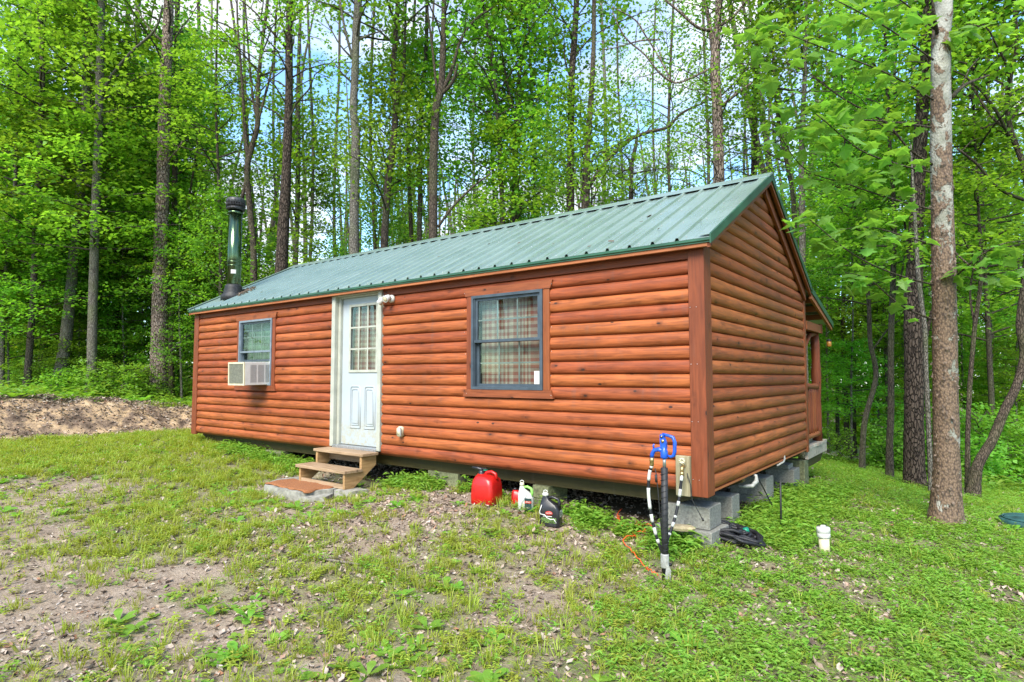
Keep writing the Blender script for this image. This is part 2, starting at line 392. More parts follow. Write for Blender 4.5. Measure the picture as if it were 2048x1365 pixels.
def m_syc():
    t = NT('sycamore_bark'); o = t.obj(); sep = t.n('ShaderNodeSeparateXYZ', {'Vector': o}); z = sep.outputs['Z']
    patch = t.noise(t.obj((1, 1, .6)), 6.5, 6, .62, .5)
    h = t.ramp(t.math('MULTIPLY', z, .2), (.40, 0.0), (1.15, 1.0))   # z in metres: white and bare higher up
    f = t.math('ADD', t.math('MULTIPLY', h, .18), patch)
    m = t.ramp(f, (.60, 0.0), (.63, 1.0))
    vo = t.n('ShaderNodeTexVoronoi', {'Vector': t.obj((34, 34, 22)), 'Scale': 1.6}, feature='F1')
    br = t.ramp(vo.outputs['Distance'], (.1, (.22, .15, .10)), (.55, (.13, .085, .055)), (.8, (.06, .04, .03)))
    wh = t.ramp(t.noise(o, 5, 4), (.35, (.17, .175, .14)), (.7, (.38, .37, .33)))
    t.col(t.mix(m, br, wh)); t.set(rough=.8)
    t.bump(t.math('SUBTRACT', t.math('MULTIPLY', vo.outputs['Distance'], -.6), t.math('MULTIPLY', m, .8)), .7, .015); return t.mat
M['bark_syc'] = m_syc()
# ---------------------------------------------------------------- terrain
_cp = np.array([(0,0,-.5),(-1.4,-.3,-.41),(-2.3,-.3,-.335),(-3.5,.2,-.33),(-4.6,-1.1,-.47),(-5.4,-.75,-.46),(-4.2,-.7,-.46),(-4.8,-.5,-.47),(-5.2,.3,-.35),(-7,.1,-.27),(-9,0,-.18),(-9.3,2,-.16),(-9,4,-.1),
 (-5,2,-.38),(-5,4,-.4),(0,2,-.5),(0,4,-.53),(.75,.94,-.6),(1.58,3,-.6),(2.2,3.8,-.70),(1.12,5.8,-.75),(0,8,-.85),(-3,8,-.7),(3,8,-1.1),(-.13,-.54,-.6),(0,-2.8,-.62),
 (-2,-4.3,-.62),(1.8,-5.2,-.62),(2.5,-1.3,-.62),(4,1,-.75),(-6,-3,-.45),(-9,-3,-.3),(-11.5,-1,-.2),(-11.5,1,-.2),(-6,-7,-.6),(0,-10,-.7),(6,-6,-.7),(-14.5,-4,.0),(-14.5,1,-.05),(-14,5,0),
 (-30,0,.5),(-25,15,.3),(-10,14,-.3),(-5,25,-1.5),(1,20,-2.1),(10,25,-3.0),(10,10,-1.8),(-15,35,-1),(0,50,-4),(-40,30,1),(40,40,-5),(-60,-20,1),(60,0,-4),(0,-40,-1),
 (-30,-40,0),(40,-40,-2),(0,90,-3),(-90,60,3),(90,90,-5),(-120,-100,1),(120,-100,-2),(-120,130,3),(120,130,-5)], float)
def _ph(r): return np.sqrt(r*r+.16)
_A = _cp[:, :2]; _n = len(_A); _K = _ph(np.linalg.norm(_A[:, None]-_A[None], axis=2)); _Q = np.c_[np.ones(_n), _A]
_w = np.linalg.solve(np.block([[_K, _Q], [_Q.T, np.zeros((3, 3))]]), np.r_[_cp[:, 2], np.zeros(3)])
def sstep(a, b, x): t = np.clip((x-a)/(b-a), 0, 1); return t*t*(3-2*t)
def ground(x, y):
    x = np.atleast_1d(np.asarray(x, float)); y = np.atleast_1d(np.asarray(y, float)); out = np.zeros(x.shape)
    for i in range(_n): out += _w[i]*_ph(np.hypot(x-_A[i, 0], y-_A[i, 1]))
    out += _w[_n]+_w[_n+1]*x+_w[_n+2]*y
    # the clay bank left of the cabin: it rises where the clearing ends
    bx = -11.9+.25*np.sin(y*.9)-.12*(y+1)**2*.12*0+.35*(fbm(y*.8, y*0+3, 5)-.5)
    hgt = np.interp(y, [-9, -4, -1, .6, 2.0, 3.5], [.62, .60, .58, .48, .26, .0])
    s = (bx-x)
    prof = sstep(0, 1.15, s)*(1-.25*sstep(3, 9, s))
    rough = (fbm(x*3.0, y*2.2, 9)-.5)*.28*sstep(0, .4, s)*(1-sstep(1.5, 2.5, s))*np.clip(hgt*2.5, 0, 1)
    out += hgt*prof+rough
    near = np.exp(-((x+2)**2+(y+1)**2)/500)
    out += (fbm(x*1.1, y*1.1, 1)-.5)*.05*near + (fbm(x*5, y*5, 2)-.5)*.022*near + (fbm(x*.15, y*.15, 4)-.5)*.8*(1-near)
    return out
def gz(x, y): return float(ground(x, y)[0])
def toground(px, py):
    d = ray(px, py); lo, hi = .3, 120; t = .3
    while t < 120:
        p = CAM+d*t
        if p.z < gz(p.x, p.y): hi = t; break
        lo = t; t *= 1.05
    else: return CAM+d*60
    for _ in range(25):
        m = (lo+hi)/2; p = CAM+d*m
        if p.z < gz(p.x, p.y): hi = m
        else: lo = m
    return CAM+d*hi

# how densely things grow, and how bare the soil is, over the clearing
_DX = np.array([0, 256, 512, 768, 1024, 1280, 1536, 1792, 2048], float); _DY = np.array([870, 920, 970, 1020, 1080, 1150, 1230, 1310, 1365], float)
_DT = np.array([[.8,.8,.7,.45,.45,.5,.6,.9,.9],[1,1,.85,.6,.4,.4,.7,1,1],[.35,.65,.75,.5,.5,.55,.8,.9,.9],[.12,.8,.3,.35,.4,.7,.9,.8,.85],[.08,.8,.75,.35,.35,.6,.8,.75,.8],
 [.4,.35,.5,.5,.5,.6,.8,.7,.85],[.3,.22,.3,.55,.45,.7,.9,.7,.9],[.4,.28,.25,.5,.6,.85,.8,.75,.95],[.45,.25,.3,.45,.7,.9,.8,.85,1]])
def dens(x, y, z):
    d = np.stack([x-CAM.x, y-CAM.y, z-CAM.z]); zc = d[0]*fw.x+d[1]*fw.y+d[2]*fw.z; zc_ = np.where(zc > .8, zc, .8)
    u = 1024+F_PX*(d[0]*rt.x+d[1]*rt.y)/zc_; v = 682.5-F_PX*(d[0]*up.x+d[1]*up.y+d[2]*up.z)/zc_
    u = np.clip(u, 0, 2047.9); v = np.clip(v, 870, 1364.9); v = np.where(zc > .8, v, 1364.9)
    i = np.clip(np.searchsorted(_DX, u, 'right')-1, 0, 7); j = np.clip(np.searchsorted(_DY, v, 'right')-1, 0, 7)
    a = (u-_DX[i])/(_DX[i+1]-_DX[i]); b = (v-_DY[j])/(_DY[j+1]-_DY[j])
    D = (_DT[j, i]*(1-a)+_DT[j, i+1]*a)*(1-b)+(_DT[j+1, i]*(1-a)+_DT[j+1, i+1]*a)*b
    n = fbm(x*1.6, y*1.6, 21, 4)
    return np.clip(D+(n-.5)*1.0, 0, 1)
def under_cabin(x, y, m=0.): return (x > -9.25-m) & (x < .0+m) & (y > .12-m) & (y < 5.3+m)
def in_bank(x, y):
    bx = -11.9+.25*np.sin(y*.9); return (x < bx+.3) & (x > bx-1.35) & (y < 2.6)

def make_ground():
    n = 420; u = np.linspace(-1, 1, n); k = 6.2
    g = np.sinh(u*k)/np.sinh(k)*150
    X, Y = np.meshgrid(g-3.0, g-1.0); x = X.ravel(); y = Y.ravel(); z = ground(x, y)
    idx = np.arange(n*n).reshape(n, n); q = np.stack([idx[:-1, :-1], idx[:-1, 1:], idx[1:, 1:], idx[1:, :-1]], -1).reshape(-1, 4)
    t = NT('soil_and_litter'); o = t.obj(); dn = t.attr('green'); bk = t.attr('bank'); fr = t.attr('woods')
    n1 = t.noise(o, 2.2, 6, .6); n2 = t.noise(o, 26, 6, .7); n3 = t.noise(o, 90, 3, .6)
    dirt = t.ramp(n1, (.3, (.27, .20, .145)), (.5, (.38, .295, .22)), (.7, (.46, .37, .285)))
    dirt = t.mix(t.ramp(n3, (.35, .6), (.6, 0.0)), dirt, (.11, .085, .06))
    lit = t.ramp(n2, (.3, (.09, .065, .045)), (.5, (.23, .175, .13)), (.7, (.40, .335, .275)))
    c = t.mix(t.ramp(t.noise(o, 4.5, 4), (.4, 0.0), (.6, .8)), dirt, lit)
    moss = t.ramp(n2, (.3, (.07, .11, .022)), (.7, (.17, .23, .055)))
    c = t.mix(t.math('MULTIPLY', t.ramp(dn, (.3, 0.0), (.9, .75)), t.ramp(n2, (.3, .5), (.55, 1.0))), c, moss)
    clay = t.ramp(t.noise(t.obj((1, 1, 1)), 3.5, 7, .65), (.34, (.08, .055, .04)), (.46, (.22, .155, .11)), (.56, (.42, .29, .17)), (.7, (.54, .40, .27)))
    c = t.mix(bk, c, clay)
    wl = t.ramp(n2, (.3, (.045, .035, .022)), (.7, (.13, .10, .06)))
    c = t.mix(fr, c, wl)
    t.col(c); t.set(rough=1, spec=.15); t.bump(t.math('ADD', t.math('MULTIPLY', n2, 1.0), t.math('MULTIPLY', n3, .35)), .8, .03)
    me = np_mesh('ground', np.c_[x, y, z], q, t.mat, smooth=True)
    D = dens(x, y, z)
    for nm, val in (('green', D), ('bank', in_bank(x, y).astype(float)), ('woods', ((x < -13.4) | (y > 9+.4*x) | (x > 7) | under_cabin(x, y)).astype(float)*(1-in_bank(x, y)))):  # the woods floor tone also darkens the soil under the cabin
        a = me.attributes.new(nm, 'FLOAT', 'POINT'); a.data.foreach_set('value', val.astype(np.float32))
    return tag(link('ground', me), kind='structure')
make_ground()
def path_strip():
    t = NT('gravel_track'); o = t.obj(); t.col(t.ramp(t.noise(o, 12, 5), (.3, (.30, .26, .20)), (.7, (.50, .44, .36)))); t.set(rough=1)
    pts = [toground(x, y) for x, y in ((1560, 912), (1640, 905), (1700, 903), (1780, 905), (1860, 912), (1960, 925), (2100, 945))]
    v = []; f = []
    for i, p in enumerate(pts):
        a = pts[max(i-1, 0)]; b = pts[min(i+1, len(pts)-1)]; d = (b-a); d.z = 0; s = Vector((-d.y, d.x, 0)).normalized()
        for k in range(5):
            q = p+s*(k-2)*.5; v.append((q.x, q.y, gz(q.x, q.y)+.03))
        if i: f += [((i-1)*5+k, (i-1)*5+k+1, i*5+k+1, i*5+k) for k in range(4)]
    m = MB(); m.add(v, f, 0, True); tag(m.build('path', t.mat), kind='structure')
path_strip()

# ---------------------------------------------------------------- the cabin
p_ = 0.127; NR = 16; L0 = -9.30; W = 4.0
RZ, RY, SL = 3.28, 1.95, 0.52           # ridge height, ridge y, roof slope
def roofz(y): return RZ-SL*abs(y-RY)
cabin = empty('log_cabin', (-4.65, 2, -.5), 'small reddish-brown log-sided cabin with a green metal roof, raised on concrete blocks', 'cabin')
random.seed(4)
BUL = .040
def arc(z0, z1, n=7):                   # half-log profile: (outward bulge, z)
    out = []
    for i in range(n+1):
        a = math.pi*i/n; out.append((BUL*math.sin(a)**.72 if 0 < i < n else 0.0, (z0+z1)/2-(z1-z0)/2*math.cos(a)))
    return out
def log_front(x0, x1, k, z0=None, z1=None):
    z0 = k*p_ if z0 is None else z0; z1 = (k+1)*p_ if z1 is None else z1
    n = max(2, int((x1-x0)/.35)); pr = arc(z0+.0015, z1-.0015); m = MB(); vs = []; fs = []
    w = [random.uniform(-.0022, .0022) for _ in range(n+1)]; wz = [random.uniform(-.0012, .0012) for _ in range(n+1)]
    for i in range(n+1):
        x = x0+(x1-x0)*i/n
        for b, z in pr: vs.append((x, -(b+(w[i] if b > 0 else 0)), z+wz[i]))
    c = len(pr)
    for i in range(n):
        for j in range(c-1): fs.append((i*c+j, (i+1)*c+j, (i+1)*c+j+1, i*c+j+1))
    m.add(vs, fs, 0, True); m.add(vs[:c], [tuple(range(c))]); m.add(vs[-c:], [tuple(range(c-1, -1, -1))])
    m.build('siding_log', M['log_x'], cabin)
WL, WR = (-7.79, -6.66), (-2.712, -1.575)   # rough openings (outer edge of side trim)
for k in range(NR):
    spans = [(-9.14, -5.228), (-4.178, -.100)]
    if 6 <= k <= 14: spans = [(-9.14, WL[0]), (WL[1], -5.228), (-4.178, WR[0]), (WR[1], -.100)]
    for a, b in spans: log_front(a, b, k)
# gable logs, cut to the roof slope
k = 0
while k*p_ < RZ-.10:
    z0, z1 = k*p_+.0015, (k+1)*p_-.0015; pr = arc(z0, z1); vs = []; fs = []; c = len(pr)
    def lim(z):
        h = (RZ-.075-z)/SL; return max(.127, RY-h), min(3.93, RY+h)
    n = 9; wv = [random.uniform(-.002, .002) for _ in range(n+1)]
    zt = [min(z, RZ-.08) for b, z in pr]
    for i in range(n+1):
        for (b, _z), z in zip(pr, zt):
            a0, a1 = lim(z); vs.append((b+(wv[i] if b > 0 else 0), a0+(a1-a0)*i/n, z))
    for i in range(n):
        for j in range(c-1): fs.append((i*c+j, (i+1)*c+j, (i+1)*c+j+1, i*c+j+1))
    m = MB(); m.add(vs, fs, 0, True); m.build('siding_log', M['log_y'], cabin); k += 1
# left gable, rear wall, hidden: plain boarded walls behind the logs, with real openings
m = MB()
m.prism([(.03, .0), (W-.03, .0), (W-.03, 2.13), (RY, RZ-.12), (.03, 2.13)], 'x', L0+.02, L0+.06)
m.prism([(.03, .0), (W-.03, .0), (W-.03, 2.13), (RY, RZ-.12), (.03, 2.13)], 'x', -.05, -.004)
m.box(L0+.06, -.05, W-.06, W-.02, 0, 2.2)
for a, b in ((L0+.06, WL[0]+.06), (WL[1]-.06, -5.16), (-4.24, WR[0]+.06), (WR[1]-.06, -.05)): m.box(a, b, .004, .04, 0, 2.14)
for a, b in ((WL[0]+.06, WL[1]-.06), (WR[0]+.06, WR[1]-.06)): m.box(a, b, .004, .04, 0, .84); m.box(a, b, .004, .04, 1.915, 2.14)
m.box(-5.16, -4.24, .004, .04, 2.08, 2.14)
m.build('wall', M['log_x'], cabin)
m = MB(); m.box(L0+.02, -.01, .05, W-.03, -.022, -.003); m.box(L0+.06, -.06, 1.2, 1.22, 0, 2.6); m.build('floor', M['trim_y'], cabin)
# corner posts, frieze, fascia
def trimb(mat, *a, **k): return B('trim_board', M[mat], cabin, *a, **k)
trimb('trim_z', -.100, .043, -.052, -.004, -.045, 2.135, bev=.004)
trimb('trim_z', .002, .042, -.003, .128, -.045, 2.14, bev=.004)
trimb('trim_z', -9.30, -9.14, -.050, -.004, -.03, 2.13, bev=.004)
trimb('trim_z', .002, .045, 3.93, 4.03, -.05, 2.17, bev=.004)
for a, b in ((-9.14, -5.23), (-4.176, -.100)): trimb('trim_x', a, b, -.034, -.002, 2.036, 2.128, bev=.004)
for a, b in ((L0+.02, -6.1), (-6.098, -3.2), (-3.198, .135)): 
    B('fascia_board', M['fascia'], cabin, a, b, -.135, -.105, 2.106, 2.188, bev=.003)
B('soffit', M['trim_x'], cabin, L0+.02, .10, -.104, -.002, 2.132, 2.142)
# gable rake boards (two layers) and small overhang
def rake(mat, x0, x1, off0, off1, ya, yb, name='rake_board'):
    m = MB(); pts = [(ya, roofz(ya)-off1), (yb, roofz(yb)-off1), (yb, roofz(yb)-off0), (ya, roofz(ya)-off0)]
    m.prism(pts, 'x', x0, x1); return m.build(name, M[mat], cabin)
rake('trim_y', .105, .135, .020, .098, -.135, RY); rake('trim_y', .105, .135, .020, .098, RY, 3.99)
rake('trim_y', .045, .075, .035, .205, RY, 3.92); rake('trim_y', .045, .070, .03, .115, -.0, RY)
rake('trim_y', .076, .104, .022, .034, -.13, RY, 'soffit'); rake('trim_y', .076, .104, .022, .034, RY, 3.97, 'soffit')
rake('trim_y', L0-.03, L0, .020, .10, -.135, RY); rake('trim_y', L0-.03, L0, .020, .10, RY, 3.99)

# ---- metal roof: panels 0.914 m wide, with four raised ribs each
roof = B('roof', M['roof_trim'], cabin, L0, .1, RY-.02, RY+.02, RZ-.06, RZ-.045)
def panel(x0, x1, ya, yb, za, zb, name='roof_panel'):
    xs = []; rib = .2286; x = x0
    prof = [(x0, 0)]
    n = max(1, round((x1-x0)/rib))
    for i in range(n):
        a = x0+i*rib+.012
        for dx, h in ((0, 0), (.010, .027), (.032, .027), (.042, 0)):
            if a+dx < x1: prof.append((a+dx, h))
        for dx in (.10, .165):
            if a+dx < x1-.01: prof += [(a+dx, 0), (a+dx+.006, .0035), (a+dx+.014, 0)]
    prof.append((x1, 0)); c = len(prof)
    vs = [(px, ya, za+h) for px, h in prof]+[(px, yb, zb+h) for px, h in prof]
    vs += [(px, ya, za+h-.003) for px, h in prof]+[(px, yb, zb+h-.003) for px, h in prof]
    fs = [(i, i+1, c+i+1, c+i) for i in range(c-1)]+[(2*c+i, 3*c+i, 3*c+i+1, 2*c+i+1) for i in range(c-1)]
    fs += [(i, 2*c+i, 2*c+i+1, i+1) for i in range(c-1)]
    m = MB(); m.add(vs, fs, 0, False); m.build(name, M['roof'], roof, fix=False)
x = L0-.03
while x < .14:
    x2 = min(x+.9144, .145)
    panel(x, x2-.001, -.16, RY-.01, roofz(-.16), RZ-.005); panel(x, x2-.001, 4.06, RY+.01, roofz(4.06), RZ-.005); x = x2
def ridge():
    m = MB(); w = .15
    m.prism([(RY-w, RZ-SL*w+.028), (RY-w, RZ-SL*w+.036), (RY-.02, RZ+.034), (RY, RZ+.042), (RY+.02, RZ+.034), (RY+w, RZ-SL*w+.036), (RY+w, RZ-SL*w+.028), (RY, RZ+.018)], 'x', L0-.035, .155)
    m.build('ridge_cap', M['roof'], roof)
ridge()
def raket(xa, xb, ya, yb):
    m = MB(); s = 1
    m.prism([(ya, roofz(ya)-.055), (yb, roofz(yb)-.055), (yb, roofz(yb)+.026), (ya, roofz(ya)+.026)], 'x', xa, xb); m.build('rake_trim', M['roof_trim'], roof)
raket(.137, .150, -.165, RY); raket(.137, .150, RY, 4.0)
m = MB(); m.prism([(-.165, roofz(-.165)+.022), (RY, RZ+.022), (RY, RZ+.030), (-.165, roofz(-.165)+.030)], 'x', .045, .1365); m.build('rake_trim', M['roof'], roof)
m = MB(); m.prism([(-.165, roofz(-.165)+.022), (RY, RZ+.022), (RY, RZ+.030), (-.165, roofz(-.165)+.030)], 'x', L0-.05, L0+.05); m.build('rake_trim', M['roof'], roof)
B('drip_edge', M['roof_trim'], roof, L0-.02, .136, -.146, -.136, 2.140, 2.186)
m = MB(); m.prism([(-.158, 2.158), (-.146, 2.148), (-.146, 2.184), (-.158, 2.180)], 'x', L0-.02, .136); m.build('drip_edge', M['roof_trim'], roof)

# ---- porch roof, deck, posts and rail at the back
PY0, PY1 = 4.02, 5.55
def pz(y): return 2.215-.245*(y-4.0)
x = L0-.03
while x < .14:
    x2 = min(x+.9144, .145); panel(x, x2-.001, PY1, PY0-.04, pz(PY1), pz(PY0)+.01); x = x2
m = MB(); m.prism([(3.96, pz(3.96)-.06), (PY1+.02, pz(PY1+.02)-.055), (PY1+.02, pz(PY1+.02)+.028), (3.96, pz(3.96)+.028)], 'x', .137, .150); m.build('rake_trim', M['roof_trim'], roof)
porch = B('porch', M['deck_wood'], cabin, L0+.1, .02, 4.04, 5.40, -.06, -.028)
def pb(name, mat, *a, **k): return B(name, M[mat], porch, *a, **k)
m = MB(); m.prism([(4.0, pz(4.0)-.13), (PY1-.02, pz(PY1)-.105), (PY1-.02, pz(PY1)-.02), (4.0, pz(4.0)-.02)], 'x', .10, .135); m.build('rafter', M['fascia'], porch)
for q in range(6):
    m = MB(); m.prism([(4.05, pz(4.05)-.11), (5.35, pz(5.35)-.11), (5.35, pz(5.35)-.02), (4.05, pz(4.05)-.02)], 'x', -.35-q*.8, -.31-q*.8); m.build('rafter', M['trim_y'], porch)
for y in (4.25, 4.62, 5.0): pb('purlin', 'fascia', -9.2, .098, y, y+.05, pz(y)-.10, pz(y)-.02)
pb('header_beam', 'trim_x', -9.2, .06, 5.02, 5.16, 1.66, 1.80); pb('header_beam', 'trim_y', -.02, .06, 4.04, 5.015, 1.66, 1.78)
for q in range(7):
    pb('deck_board', 'deck_wood', -9.2, .04+.01*math.sin(q*5), 4.05+q*.198, 4.24+q*.198, -.026, .008)
pb('rim_joist', 'deck_wood', -.02, .022, 4.05, 5.43, -.165, -.027); 
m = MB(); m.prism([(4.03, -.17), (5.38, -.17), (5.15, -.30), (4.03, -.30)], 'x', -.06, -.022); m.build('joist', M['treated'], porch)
def round_log(name, pts, r, mat='trim_z', seed=0):
    random.seed(seed); pts2 = []; rr = []
    for i in range(9):
        t = i/8; a = Vector(pts[0]).lerp(Vector(pts[1]), t); pts2.append(a+Vector((random.uniform(-1, 1), random.uniform(-1, 1), 0))*r*.12); rr.append(r*random.uniform(.9, 1.1))
    m = MB(); m.tube(pts2, rr, 10); return m.build(name, M[mat], porch)
round_log('porch_post', ((-.04, 5.09, .008), (-.04, 5.09, 1.66)), .068, seed=1)
for q, xx in enumerate((-3.1, -6.2, -9.1)): round_log('porch_post', ((xx, 5.09, .008), (xx, 5.09, 1.66)), .068, seed=q+2)
m = MB(); m.tube([(-.03, 4.04, 1.28), (-.03, 4.25, 1.42), (-.03, 4.6, 1.60), (-.03, 5.02, 1.66)], .035, 8); m.build('brace', M['trim_z'], porch)
round_log('rail', ((-.02, 4.03, .86), (-.02, 5.02, .84)), .045, 'trim_y', 8); round_log('rail', ((-.02, 4.03, .13), (-.02, 5.02, .13)), .042, 'trim_y', 9)
for q in range(7): round_log('baluster', ((-.02, 4.11+q*.135, .15), (-.02, 4.11+q*.135, .83)), .024, 'trim_z', 20+q)

# ---- skids and joists under the floor
def skid(y, x1, d=.155, zt=-.023, w=.04):
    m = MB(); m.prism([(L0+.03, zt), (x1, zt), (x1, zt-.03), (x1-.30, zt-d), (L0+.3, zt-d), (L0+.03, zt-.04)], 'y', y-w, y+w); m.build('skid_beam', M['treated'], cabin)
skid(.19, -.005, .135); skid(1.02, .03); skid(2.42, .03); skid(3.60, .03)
B('sill_plank', M['fascia'], cabin, -.06, .030, .13, 3.93, -.022, -.006)
m = MB(); m.tube([(.02, 2.35, -.05), (.045, 2.55, -.03), (.045, 2.62, .0), (.03, 2.66, .03), (.0, 2.68, .035)], .012, 6); m.build('cable_loop', M['tape'], cabin)
m = MB(); m.tube([(-.05, 1.42, -.02), (.035, 1.43, -.05), (.045, 1.40, -.10), (.02, 1.33, -.14), (-.10, 1.27, -.15)], [.012, .018, .024, .022, .015], 8); m.build('hanging_insulation', M['tape'], cabin)
m = MB(); m.tube([(.0, 1.55, -.04), (.02, 1.75, -.22), (.06, 1.95, -.45), (.1, 2.0, gz(.1, 2.0))], .007, 5); m.build('cable', M['black_rubber'], cabin)

# ---- windows
def window(x0, x1, z0, z1, light, cloth, lower_open=None):
    win = empty('window', (0, 0, 0), None, None); win.parent = cabin; win.location = -cabin.location
    fm = M['grey_frame']; f2 = M['grey_frame_light'] if light else fm
    def wb(name, mat, *a, **k): return B(name, mat, win, *a, **k)
    # wooden surround: two sides, head with slanted ends, sill
    wb('trim_board', M['trim_z'], x0-.080, x0, -.052, -.002, z0, z1, bev=.003); wb('trim_board', M['trim_z'], x1, x1+.080, -.052, -.002, z0, z1, bev=.003)
    for za, zb, w0, w1 in ((z1, z1+.085, .095, .125), (z0-.085, z0, .125, .105)):
        m = MB(); m.prism([(x0-w0, za), (x1+w0, za), (x1+w1, zb), (x0-w1, zb)], 'y', -.060, -.002); m.build('trim_board', M['trim_x'], win)
    m = MB(); t = .030; y0, y1 = -.066, .03
    m.box(x0, x0+t, y0, y1, z0, z1); m.box(x1-t, x1, y0, y1, z0, z1); m.box(x0+t, x1-t, y0, y1, z0, z0+t); m.box(x0+t, x1-t, y0, y1, z1-t, z1)
    m.box(x0+t, x0+t+.012, y0+.012, y1, z0+t, z1-t); m.box(x1-t-.012, x1-t, y0+.012, y1, z0+t, z1-t); m.build('frame', f2, win)
    zm = (z0+z1)/2+.015
    def sash(za, zb, yy):
        s = .032; a, b = x0+t+.013, x1-t-.013; m = MB()
        m.box(a, a+s, yy-.012, yy+.014, za, zb); m.box(b-s, b, yy-.012, yy+.014, za, zb); m.box(a+s, b-s, yy-.012, yy+.014, za, za+s); m.box(a+s, b-s, yy-.012, yy+.014, zb-s, zb)
        m.build('sash', fm, win); m = MB()
        for q in (1, 2): xx = a+s+(b-a-2*s)*q/3; m.box(xx-.008, xx+.008, yy+.003, yy+.008, za+s, zb-s)
        m.box(a+s, b-s, yy+.0025, yy+.0085, (za+zb)/2-.008, (za+zb)/2+.008); m.build('muntin', M['muntin'], win)
        wb('pane', M['glass'], a+s, b-s, yy-.003, yy, za+s, zb-s)
    sash(zm-.02, z1-t, -.028)
    if lower_open is None: sash(z0+t, zm+.012, .004)
    else:
        sash(lower_open, lower_open+(zm-z0)-.02, .004)
    wb('meeting_rail', f2, x0+t+.002, x1-t-.002, -.058, -.04, zm-.022, zm+.01, bev=.003)
    # curtain: a folded cloth hanging inside
    nu, nv = 70, 8; vs = []; uv = []; fs = []
    xa, xb = x0+.04, x1-.04
    for j in range(nv+1):
        for i in range(nu+1):
            u = i/nu; v = j/nv; fold = .010*math.sin(u*38+1.3*math.sin(u*9))*(0.5+.5*v)
            vs.append((xa+(xb-xa)*u, .085+fold, z1-.02-(z1-z0-.03)*v)); uv.append((u*(1+.06*math.sin(u*19)), v*(z1-z0)/(x1-x0)))
    for j in range(nv):
        for i in range(nu): a = j*(nu+1)+i; fs.append((a, a+1, a+nu+2, a+nu+1))
    m = MB(); m.add(vs, fs, 0, True); me = m.mesh('curtain'); l = me.uv_layers.new(name='UVMap')
    for lp in me.loops: l.data[lp.index].uv = uv[lp.vertex_index]
    me.materials.append(cloth); link('curtain', me, None, win)
    m = MB(); m.box(x0-.02, x1+.02, .25, .26, z0, z1); m.box(x0-.03, x0-.02, .041, .26, z0, z1); m.box(x1+.02, x1+.03, .041, .26, z0, z1); m.build('dark_backing', M['dark'], win)  # near-black box behind the glass, standing in for the unlit room
    return win
w1 = window(-2.632, -1.655, .850, 1.905, False, M['gingham'])
w2 = window(-7.71, -6.74, .858, 1.905, True, M['green_cloth'], lower_open=1.235)
B('thermometer', M['white_plastic'], w1, -1.80, -1.72, -.008, .002, .90, 1.05, bev=.003)
# screws along the trim boards
m = MB()
for xx in (-2.72, -1.555):
    for zz in (.80, 1.0, 1.25, 1.5, 1.75, 1.945): m.lathe([(.004, 0), (.004, .002), (0, .003)], 6, M=rotm((xx+random.uniform(-.02, .02), -.053-.0075, zz), ex=R_(90)))
for xx in (-.085, -.03): 
    for zz in (.1, .6, 1.1, 1.6): m.lathe([(.004, 0), (.004, .002), (0, .003)], 6, M=rotm((xx, -.0525, zz), ex=R_(90)))
m.build('screw_heads', M['steel'], cabin)['kind'] = 'stuff'

